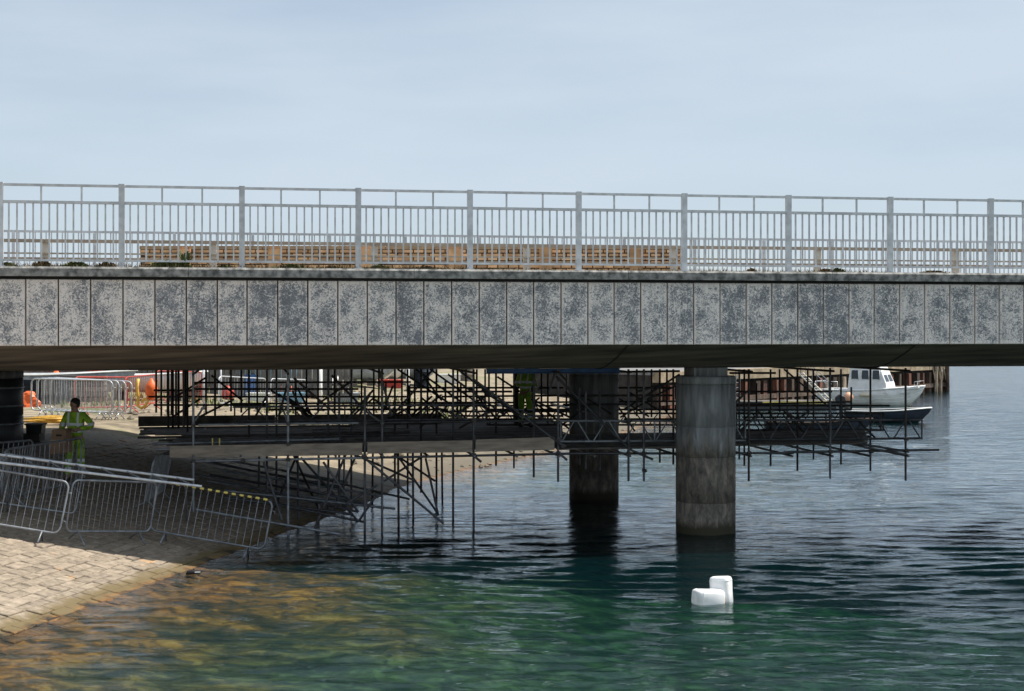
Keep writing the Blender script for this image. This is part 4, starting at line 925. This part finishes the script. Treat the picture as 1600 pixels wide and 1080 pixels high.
for k in range(26):
    xx = QL+random.uniform(-2.4, .5); yy = random.uniform(-.5, 5.5); tube(quay, 'fender_pile', (xx+random.uniform(-.3, .3), yy, -3), (xx, yy, random.uniform(1.2, 2.6)), random.uniform(.09, .20), random.choice(('pile_pale', 'pile', 'pile_pale')), 9)
for k in range(6):
    xx = QL-2.6+k*.4; pts = [(xx, -.35, 2.0), (xx+.1, -.45, 1.2), (xx+.3, -.42, .7), (xx+.45, -.38, 1.5), (xx+.5, -.35, 2.0)]; G().path(pts, .025, 6).build('rope_loop', 'rope', quay)
lx = 6.9
for dx in (0, .4): tube(quay, 'ladder_rail', (lx+dx, -.36, -.3), (lx+dx, -.36, 1.9), .025, 'galv_worn')
for k in range(8): tube(quay, 'ladder_rung', (lx, -.36, -.1+k*.27), (lx+.4, -.36, -.1+k*.27), .016, 'galv_worn', 6)
# gangway and pontoon
pt = tag(empty('pontoon', at(1222, 637, 75.5)), 'dark floating pontoon at the foot of the quay gangway', 'pontoon'); pt.location.z = .0; pt.rotation_euler = (0, 0, R(8))
G().box((0, 0, .12), (5.2, 1.6, .5)).build('float_body', 'black_plastic', pt)
for k in range(16): block(pt, 'deck_plank', (-2.5+(k+.5)*.3125, 0, .39), (.29, 1.66, .035), 'board_old')
block(pt, 'edge_board', (.4, -.84, .33), (3.4, .04, .12), 'yellow_tape')
gw = tag(empty('gangway'), 'pale metal gangway sloping down from the quay to the pontoon', 'gangway')
ga, gb = at(1247, 583, 80), at(1292, 627, 75.6); ga.z = max(ga.z, 1.6); side = Vector((.35, .45, 0))
for sgn in (0, 1):
    o_ = side*sgn; tube(gw, 'stringer', ga+o_, gb+o_, .035, 'cream'); tube(gw, 'handrail', ga+o_+Vector((0, 0, .85)), gb+o_+Vector((0, 0, .85)), .02, 'galv_worn')
    for f in (.1, .5, .9): tube(gw, 'rail_post', ga.lerp(gb, f)+o_, ga.lerp(gb, f)+o_+Vector((0, 0, .85)), .016, 'galv_worn')
for k in range(12): f = (k+.5)/12; tube(gw, 'tread', ga.lerp(gb, f), ga.lerp(gb, f)+side, .03, 'galv_worn')
# ------------------------------------------------------------------ yard: shed, boats ashore, rubble
sp_ = ground(322, 616); sp_.y += 6; sp_.x *= (sp_.y/(sp_.y-6)); sp_.z = hz(sp_.x, sp_.y)-.05; shd = tag(empty('timber_shed', sp_, R(-8)), 'dark boarded timber shed in the yard behind the scaffold', 'shed')
G().prism([(-1.5, 0), (1.5, 0), (1.5, 1.9), (0, 2.5), (-1.5, 1.9)], 'y', .1, 2.6).build('shed_body', 'quay_back', shd)
for k in range(15): block(shd, 'cladding_board', (-1.4+k*.2, .07, .95+(.0)), (.185, .05, 1.9), 'shed')
for k in range(7): block(shd, 'cladding_board', (0, .06, 1.93+k*.085), (2.9-k*.42, .045, .075), 'shed')
for sgn in (-1, 1):
    a = math.atan2(.6, 1.5); block(shd, 'roof_sheet', (sgn*.8, 1.3, 2.27), (1.85, 2.8, .05), 'grey_cover', Matrix.Rotation(sgn*a, 3, 'Y'))
block(shd, 'door', (.2, .035, .85), (.7, .03, 1.65), 'pile')
def ashore(px, py, dy, rz, L_, B_, D_, m, label, name='beached_boat', cover=None, extra=None):
    p = ground(px, py); k = (p.y+dy)/p.y; p = Vector((p.x*k, p.y+dy, 0)); p.z = hz(p.x, p.y)+.26
    r_ = tag(empty(name, p, rz), label, 'boat'); h_, rim, strk = hull(L_, B_, D_); h_.build('hull', m, r_)
    G().path(rim, .03, 6).build('gunwale', 'white_paint', r_); G().path(mir(rim), .03, 6).build('gunwale', 'white_paint', r_)
    if cover:
        N_ = 9; c_ = G(); vs_ = []
        for i in range(N_+1):
            u = i/N_; q = rim[int(u*14)]; hgt = .38*math.sin(math.pi*min(1, u*1.05+.05))+.05
            vs_ += [(q[0], -q[1]-.03, q[2]-.1), (q[0], -q[1]*.55, q[2]+hgt*.7+random.uniform(-.04, .04)), (q[0], 0, q[2]+hgt), (q[0], q[1]*.55, q[2]+hgt*.7+random.uniform(-.04, .04)), (q[0], q[1]+.03, q[2]-.1)]
        c_.add(vs_, [(i*5+j, i*5+j+1, i*5+j+6, i*5+j+5) for i in range(N_) for j in range(4)], True); c_.build('cover', cover, r_)
    for x in (-L_*.3, L_*.25): block(r_, 'prop_block', (x, 0, -.12), (.25, B_*.6, .3), 'board_old')
    if extra: extra(r_, L_, B_, D_)
    return r_
ashore(95, 640, 5.5, R(3), 4.6, 1.5, .62, 'grey_cover', 'pale grey dinghy ashore behind the stacked barriers')
ashore(236, 632, 3, R(-4), 3.6, 1.4, .60, 'white_paint', 'white dinghy ashore left of the dark scaffold uprights')
def cabin_small(r_, L_, B_, D_): G().prism([(-.5, D_), (.8, D_), (.5, D_+.75), (-.45, D_+.75)], 'y', -.5, .5).build('cabin', 'blue_boat', r_, .03)
ashore(420, 612, 2, R(40), 3.4, 1.6, .9, 'blue_boat', 'pale blue boat with small cabin ashore behind the scaffold', extra=cabin_small)
ashore(468, 604, 0, R(12), 2.9, 1.3, .62, 'white_paint', 'white boat with dark inside ashore right of the blue boat')
ashore(545, 602, 0, R(-8), 4.6, 1.8, .75, 'grey_cover', 'grey hulled boat ashore in the middle of the yard')
ashore(576, 601, 0, R(14), 2.6, 1.4, .6, 'white_paint', 'boat ashore under a red cover', cover='red_cover')
ashore(596, 599, 0, R(-12), 2.6, 1.3, .7, 'white_paint', 'boat ashore under a purple cover', cover='purple_cover')
ashore(632, 600, 0, R(8), 3.4, 1.6, .7, 'grey_cover', 'boat under a grey cover at the back of the yard', cover='grey_cover')
ashore(993, 622, 0, R(-24), 3.0, 1.4, .7, 'blue_boat', 'pale blue dinghy drawn up on the beach behind the far pier')
ashore(376, 612, 3, R(20), 3.6, 1.9, .9, 'navy', 'dark hulled boat ashore behind the timber shed')
ashore(118, 618, 6, R(-10), 4.0, 1.9, 1.0, 'red_paint', 'red hulled boat ashore behind the stacked barriers', cover='red_cover')
ashore(200, 616, 8, R(14), 4.2, 1.9, 1.0, 'navy', 'dark blue boat ashore behind the red barriers', cover='grey_cover')
# orange net heap
on = ground(45, 612); k = 46/on.y; on = Vector((on.x*k, 46, hz(on.x*k, 46)-.05))
me_ = G(); vs_ = []; 
for i in range(9):
    for j in range(12):
        a = j/12*6.28; r_ = .9*math.cos(i/8*1.5)*(1+.25*math.sin(a*3+i)+random.uniform(-.08, .08)); vs_.append((r_*math.cos(a)*1.4, r_*math.sin(a)*.8, 1.5*math.sin(i/8*1.5)+random.uniform(-.05, .05)))
me_.add(vs_, [(i*12+j, i*12+(j+1) % 12, (i+1)*12+(j+1) % 12, (i+1)*12+j) for i in range(8) for j in range(12)]); o = tag(me_.build('orange_heap', 'orange'), 'heap of bright orange netting behind the left bridge pier', 'netting'); o.location = on; o.scale = (.26, .3, .36)
# rubble strewn over the beach
g_ = G(); rr_ = random.Random(11)
for _ in range(1500):
    Y_ = rr_.uniform(40, 72); X_ = rr_.uniform(-12, 8)
    dd = float(shore(np.array([X_]), np.array([Y_]))[0])
    if dd < -.3 or dd > 14: continue
    r_ = rr_.uniform(.03, .11)*(1.3 if rr_.random() < .08 else 1); z_ = hz(X_, Y_)
    M = Matrix.Translation((X_, Y_, z_+r_*.2)) @ Matrix.Rotation(rr_.uniform(0, 6), 4, 'Z') @ Matrix.Diagonal((r_, r_*rr_.uniform(.6, 1), r_*rr_.uniform(.4, .8), 1))
    vs_ = [M @ (Vector(q)*rr_.uniform(.8, 1.2)) for q in ((1, 0, 0), (0, 1, 0), (-1, 0, 0), (0, -1, 0), (0, 0, 1), (0, 0, -1))]
    g_.add(vs_, [(0, 1, 4), (1, 2, 4), (2, 3, 4), (3, 0, 4), (1, 0, 5), (2, 1, 5), (3, 2, 5), (0, 3, 5)])
struct(g_.build('beach_stones', 'rubble'), 'stuff', 'loose stones strewn over the beach beyond the bridge')
# ------------------------------------------------------------------ floats on the water, flotsam
def jerry(name, loc, rot, d_, label):
    r_ = empty(name, M=Matrix.Translation(loc) @ rot.to_matrix().to_4x4()); tag(r_, label, 'float', 'white floats on the water')
    g_ = G(); x, y, z = d_[0]/2, d_[1]/2, d_[2]/2; vs_ = []
    lev = ((-z, .86), (-z*.9, 1), (-z*.1, .975), (z*.72, 1), (z*.92, .92), (z, .70))
    def sq(a, e): c_, s_ = math.cos(a), math.sin(a); return (math.copysign(abs(c_)**e, c_), math.copysign(abs(s_)**e, s_))
    K = 24
    for zz, f in lev: vs_ += [(sq(2*math.pi*j/K, .42)[0]*x*f, sq(2*math.pi*j/K, .42)[1]*y*f, zz) for j in range(K)]
    g_.add(vs_, [(i*K+j, i*K+(j+1) % K, (i+1)*K+(j+1) % K, (i+1)*K+j) for i in range(len(lev)-1) for j in range(K)], True)
    g_.f += [tuple(reversed(range(K))), tuple((len(lev)-1)*K+j for j in range(K))]; g_.sm += [False, False]
    g_.build('drum', 'white_foam', r_)
    G().path([(sq(2*math.pi*j/K, .42)[0]*x*1.004, sq(2*math.pi*j/K, .42)[1]*y*1.004, z*.70) for j in range(K)], .005, 5, closed=True).build('seam', 'white_paint', r_)
    return r_
from mathutils import Euler
j1 = at(1106, 934, 21.75); jerry('white_float', (j1.x, j1.y, .085), Euler((R(8), R(-86), R(14))), (.25, .28, .44), 'white plastic float lying on its side on the water')
j2 = at(1127, 934, 22.0); jerry('white_float', (j2.x, j2.y, .15), Euler((R(-6), R(-5), R(-24))), (.31, .28, .42), 'white plastic float bobbing upright behind the lying one')
rp_ = tag(G().path([(j2.x+.02, j2.y-.16, .10), (j2.x+.03, j2.y-.20, .02), (j2.x+.01, j2.y-.24, -.03)], .012, 6).build('tie_rope', 'rope'), 'short dark rope between the two white floats', 'rope')
fz = at(303, 898, 24.35); fl = tag(empty('flotsam', (fz.x, fz.y, .01), R(8)), 'small dark piece of flotsam with a pale streak at the water edge', 'flotsam')
G().path([(-.13, 0, .0), (-.09, 0, .02), (0, 0, .03), (.09, 0, .025), (.15, 0, .06)], [.012, .035, .04, .03, .006], 8).build('lump', 'flotsam', fl); G().path([(-.01, 0, .05), (.0, 0, .085)], .012, 6).build('knob', 'flotsam', fl); G().box((.06, -.035, .03), (.09, .012, .016)).build('streak', 'white_foam', fl)
# ------------------------------------------------------------------ more of the yard: fence, crates, posts, drums
fa, fb = ground(40, 616), ground(282, 612)
fen = tag(empty('board_fence', (-24, 60, 1.5)), 'dark weathered board fence along the back of the yard', 'fence')
for k in range(84):
    x = k*.21; block(fen, 'fence_board', (x, random.uniform(-.02, .02), .75+random.uniform(-.04, .04)), (.18, .03, 1.7), 'shed')
for z in (.3, 1.2): block(fen, 'fence_rail', (8.8, .05, z), (17.8, .06, .10), 'board_old')
def crate(px, py, d_, m, label, rz=0, dy=0):
    p = ground(px, py); k = (p.y+dy)/p.y; p = Vector((p.x*k, p.y+dy, 0)); p.z = hz(p.x, p.y)-.02
    r_ = tag(empty('storage_crate', p, rz), label, 'crate', 'crates in the yard'); x, y, z = d_
    block(r_, 'box', (0, 0, z/2), (x*.94, y*.94, z*.98), 'quay_back')
    N_ = max(2, int(z/.16))
    for i in range(N_):
        for sg in (-1, 1): block(r_, 'slat', (0, sg*y*.485, (i+.5)*z/N_), (x, .03, z/N_*.78), m); block(r_, 'slat', (sg*x*.485, 0, (i+.5)*z/N_), (.03, y*.92, z/N_*.78), m)
crate(130, 640, (1.5, .8, .9), 'board_old', 'dark slatted crate behind the stacked barriers', .1, 4)
crate(72, 640, (1.2, .9, .8), 'navy', 'dark blue slatted crate behind the stack of barriers beside the pier', -.1, 3)
crate(368, 622, (1.3, .9, .8), 'shed', 'dark slatted crate near the shed behind the scaffold', .2, 2)
crate(470, 622, (1.6, .9, .7), 'pile', 'reddish brown slatted crate behind the middle of the scaffold', -.1, 1)
crate(438, 618, (.9, .8, .7), 'grey_cover', 'pale grey slatted crate right of the blue boat', .3, 1)
crate(300, 628, (1.0, .8, .8), 'board_old', 'dark slatted crate at the foot of the shed', .1, 2)
for px, y0, y1, lab in ((500, 642, 575, 'tall white post standing in the yard behind the scaffold'), (637, 612, 575, 'white post standing on the bank right of the covered boats'), (345, 628, 575, 'thin pale post right of the shed'), (318, 640, 575, 'thin pale post left of the shed door')):
    p = ground(px, y0); h = CAMZ-(y1-HOR)/F*p.y-p.z+.3; r_ = tag(empty('marker_post', p), lab, 'post'); wd = .085 if 'thin' not in lab else .035
    G().path([(0, 0, -.1), (0, 0, h)], wd, 10).build('shaft', 'white_paint' if wd > .05 else 'galv_bright', r_); G().lathe([(wd*1.15, h), (wd*1.15, h+.04), (.01, h+.07)], 10).build('cap', 'galv_bright', r_); G().box((0, 0, .03), (wd*4, wd*4, .08)).build('foot', 'coupler', r_)
# grass and weeds over the yard bank
g_ = G(); rr_ = random.Random(21)
for _ in range(5200):
    Y_ = rr_.uniform(39.5, 66); X_ = rr_.uniform(-.36*Y_, -2.0)
    if vnoise(np.array([X_]), np.array([Y_]), .28, 12)[0] < .04: continue
    z_ = 1.62 if False else None
    dd = float(shore(np.array([X_]), np.array([Y_]))[0])
    if dd < 5: continue
    z_ = hz(X_, Y_); h = rr_.uniform(.08, .34); a = rr_.uniform(0, 6.28); d_ = Vector((math.cos(a), math.sin(a), 0)); sd = Vector((-d_.y, d_.x, 0))*rr_.uniform(.02, .05); p = Vector((X_, Y_, z_-.02))
    g_.add([p-sd, p+sd, p+d_*h*.5+Vector((0, 0, h))], [(0, 1, 2)])
struct(g_.build('grass', 'weed'), 'stuff', 'rough grass and weeds growing over the yard beyond the bridge')
# extra tubes that crowd the back of the scaffold
rr_ = random.Random(31)
for k in range(16):
    px = rr_.uniform(640, 1050); t = rr_.choice((7.4, 9.4, 11.2)); y0 = rr_.uniform(612, 640); dxp = rr_.choice((-1, 1))*rr_.uniform(25, 60)
    T2(px, y0, px+dxp, y0+rr_.uniform(25, 42), t, 'brace', 'tube_dark')
for k in range(9):
    px = rr_.uniform(1160, 1340); T2(px, rr_.uniform(640, 655), px+rr_.choice((-1, 1))*rr_.uniform(20, 45), rr_.uniform(664, 690), rr_.choice((5.3, 7.4)), 'brace', 'tube_dark')
for x0, x1, y, t in ((690, 890, 643, 7.4), (700, 880, 650, 9.4), (240, 420, 633, 9.4), (240, 300, 610, 10.8), (1150, 1350, 676, 7.4), (1160, 1330, 652, 11.2), (880, 1050, 618, 7.4)):
    tube(scf, 'ledger', bq(x0, y, t), bq(x1, y, t), TR, 'tube_dark')
for px in (252, 290): V(px, 577, 650, rr_.choice((9.4, 10.2, 11.0)), 'tube_dark')
# denser tubes at the back; those under the platform added to darken it
rr_ = random.Random(77)
def under(px, t):
    """a leg from the platform down to the slip or into the water"""
    a = bq(px, 708, t); w_ = bw(a.x, t, 0); z0 = max(hz(w_.x, w_.y)-.02, -1.2)
    return tube(scf, 'standard', (a.x, t, 1.60), (a.x+rr_.uniform(-.02, .02), t, z0), TR, rr_.choice(('tube_steel', 'tube_dark', 'galv_worn')))
for px in (405, 465, 498, 538, 583, 622, 645, 690): under(px, rr_.choice((4.3, 5.3, 6.4, 7.4, 8.4)))
for k in range(4):
    px = rr_.uniform(430, 640); t = rr_.choice((4.3, 5.3, 6.4)); a = bq(px, 715, t); sx_ = a.x+rr_.choice((-1, 1, 1))*rr_.uniform(.5, 1.3); w_ = bw(sx_, t, 0)
    tube(scf, 'brace', (a.x, t, 1.55), (sx_, t, max(hz(w_.x, w_.y), -.25)+.03), TR, rr_.choice(('tube_steel', 'tube_dark')))
for k in range(7):
    t = 4.0+k*.75; x0 = bq(rr_.uniform(310, 360), 740, t).x; x1 = x0+rr_.uniform(2.4, 3.6); wa, wb_ = bw(x0, t, 0), bw(x1, t, 0)
    tube(scf, 'sloping_ledger', (x0, t, hz(wa.x, wa.y)+.45), (x1, t, max(hz(wb_.x, wb_.y), -.1)+.40), TR, rr_.choice(('galv_worn', 'tube_steel')))
for k in range(26):
    px = rr_.uniform(300, 880); t = rr_.choice((5.3, 7.4, 9.4)); y0 = rr_.uniform(585, 625); dxp = rr_.choice((-1, 1, 1))*rr_.uniform(15, 60)
    T2(px, y0, px+dxp, min(y0+rr_.uniform(25, 60), 652), t, 'brace', 'tube_dark')
for px in (322, 336, 462, 523, 565, 584, 603, 628, 648, 668, 696, 720, 764, 786, 846, 895, 962, 995, 1018, 1042, 1182, 1218, 1262, 1330): V(px, 577 if rr_.random() < .7 else rr_.uniform(590, 612), rr_.uniform(640, 655), rr_.choice((7.4, 9.4, 11.2)), 'tube_dark')
for x0, x1, y, t in ((300, 560, 608, 7.4), (420, 700, 640, 7.4), (640, 880, 606, 9.4), (640, 800, 612, 7.4), (890, 1050, 606, 9.4), (1150, 1300, 612, 9.4), (1150, 1390, 634, 9.4)):
    tube(scf, 'ledger', bq(x0, y, t), bq(x1, y, t), TR, 'tube_dark')
# gear lying about the yard
def gear(px, py, kind, m, label, dy=0, rz=0, sc_=1.0):
    p = ground(px, py); k = (p.y+dy)/p.y; p = Vector((p.x*k, p.y+dy, 0)); p.z = hz(p.x, p.y)-.01
    if kind == 'fish_box':
        r_ = tag(empty('fish_box', p, rz), label, 'box', 'gear in the yard'); G().prism([(-.36, 0), (.36, 0), (.42, .3), (-.42, .3)], 'y', -.25, .25).build('tray', m, r_); G().box((0, 0, .3), (.9, .56, .035)).build('rim', m, r_)
    elif kind == 'oil_drum':
        r_ = tag(empty('oil_drum', p, rz), label, 'drum', 'gear in the yard'); G().lathe([(.28, 0), (.29, .02), (.28, .04), (.28, .29), (.295, .30), (.28, .31), (.28, .58), (.295, .59), (.28, .60), (.28, .85), (.29, .87), (.27, .88)], 18).build('shell', m, r_); G().lathe([(.04, .88), (.04, .90)], 8, (.14, 0, 0)).build('bung', 'coupler', r_)
    elif kind == 'round_buoy':
        r_ = tag(empty('round_buoy', p, rz), label, 'buoy', 'gear in the yard'); G().lathe([(.04, 0), (.2, .06), (.28, .24), (.22, .42), (.08, .5), (.05, .56)], 14).build('ball', m, r_); G().path([(0, 0, .55), (.05, 0, .62), (0, 0, .66), (-.05, 0, .62), (0, 0, .55)], .014, 6).build('eye', 'rope', r_)
    r_.scale = (sc_,)*3; return r_
for a in ((60, 626, 'oil_drum', 'blue_boat', 'pale blue oil drum behind the stacked barriers near the left pier', 3), (88, 622, 'round_buoy', 'orange', 'orange round buoy behind the stacked barriers', 4, 0, 1.6), (100, 618, 'fish_box', 'red_paint', 'red fish box on the ground behind the worker', 5, .2, 1.5), (150, 620, 'oil_drum', 'red_paint', 'red oil drum behind the right half of the barrier stack', 4), (176, 616, 'fish_box', 'blue_paint', 'blue fish box behind the red barriers', 6, -.2, 1.5),
          (206, 620, 'oil_drum', 'black_plastic', 'black oil drum left of the white dinghy', 5), (288, 622, 'fish_box', 'yellow', 'yellow fish box left of the shed', 2, .1, 1.2), (356, 626, 'round_buoy', 'red_paint', 'red round buoy right of the shed', 1), (366, 606, 'fish_box', 'white_paint', 'white fish box beside the dark hulled boat', 0, .3, 1.5), (392, 622, 'oil_drum', 'blue_paint', 'dark blue oil drum left of the pale blue boat', 1), (404, 626, 'fish_box', 'white_paint', 'white fish box in front of the pale blue boat', 0, -.2), (448, 622, 'round_buoy', 'orange', 'orange round buoy between the pale blue and white boats', 0, 0, 1.2),
          (455, 628, 'fish_box', 'blue_boat', 'pale blue fish box right of the grey crate', 0, .4, 1.2), (512, 612, 'round_buoy', 'white_paint', 'white round buoy right of the tall white post', 0, 0, 1.4), (524, 611, 'round_buoy', 'white_paint', 'second white round buoy right of the tall white post', 0, 0, 1.4), (612, 606, 'fish_box', 'red_paint', 'red fish box in front of the grey covered boat', 0, .1, 1.3), (660, 604, 'oil_drum', 'navy', 'dark oil drum right of the white bank post', 0, 0, 1.3), (540, 628, 'fish_box', 'grey_cover', 'grey fish box on the bank behind the scaffold middle', 0, .3, 1.2), (700, 598, 'fish_box', 'white_paint', 'white fish box on the upper beach', 0, .2, 1.5), (730, 596, 'oil_drum', 'board_old', 'brown oil drum on the upper beach', 0, 0, 1.4)):
    gear(*a)
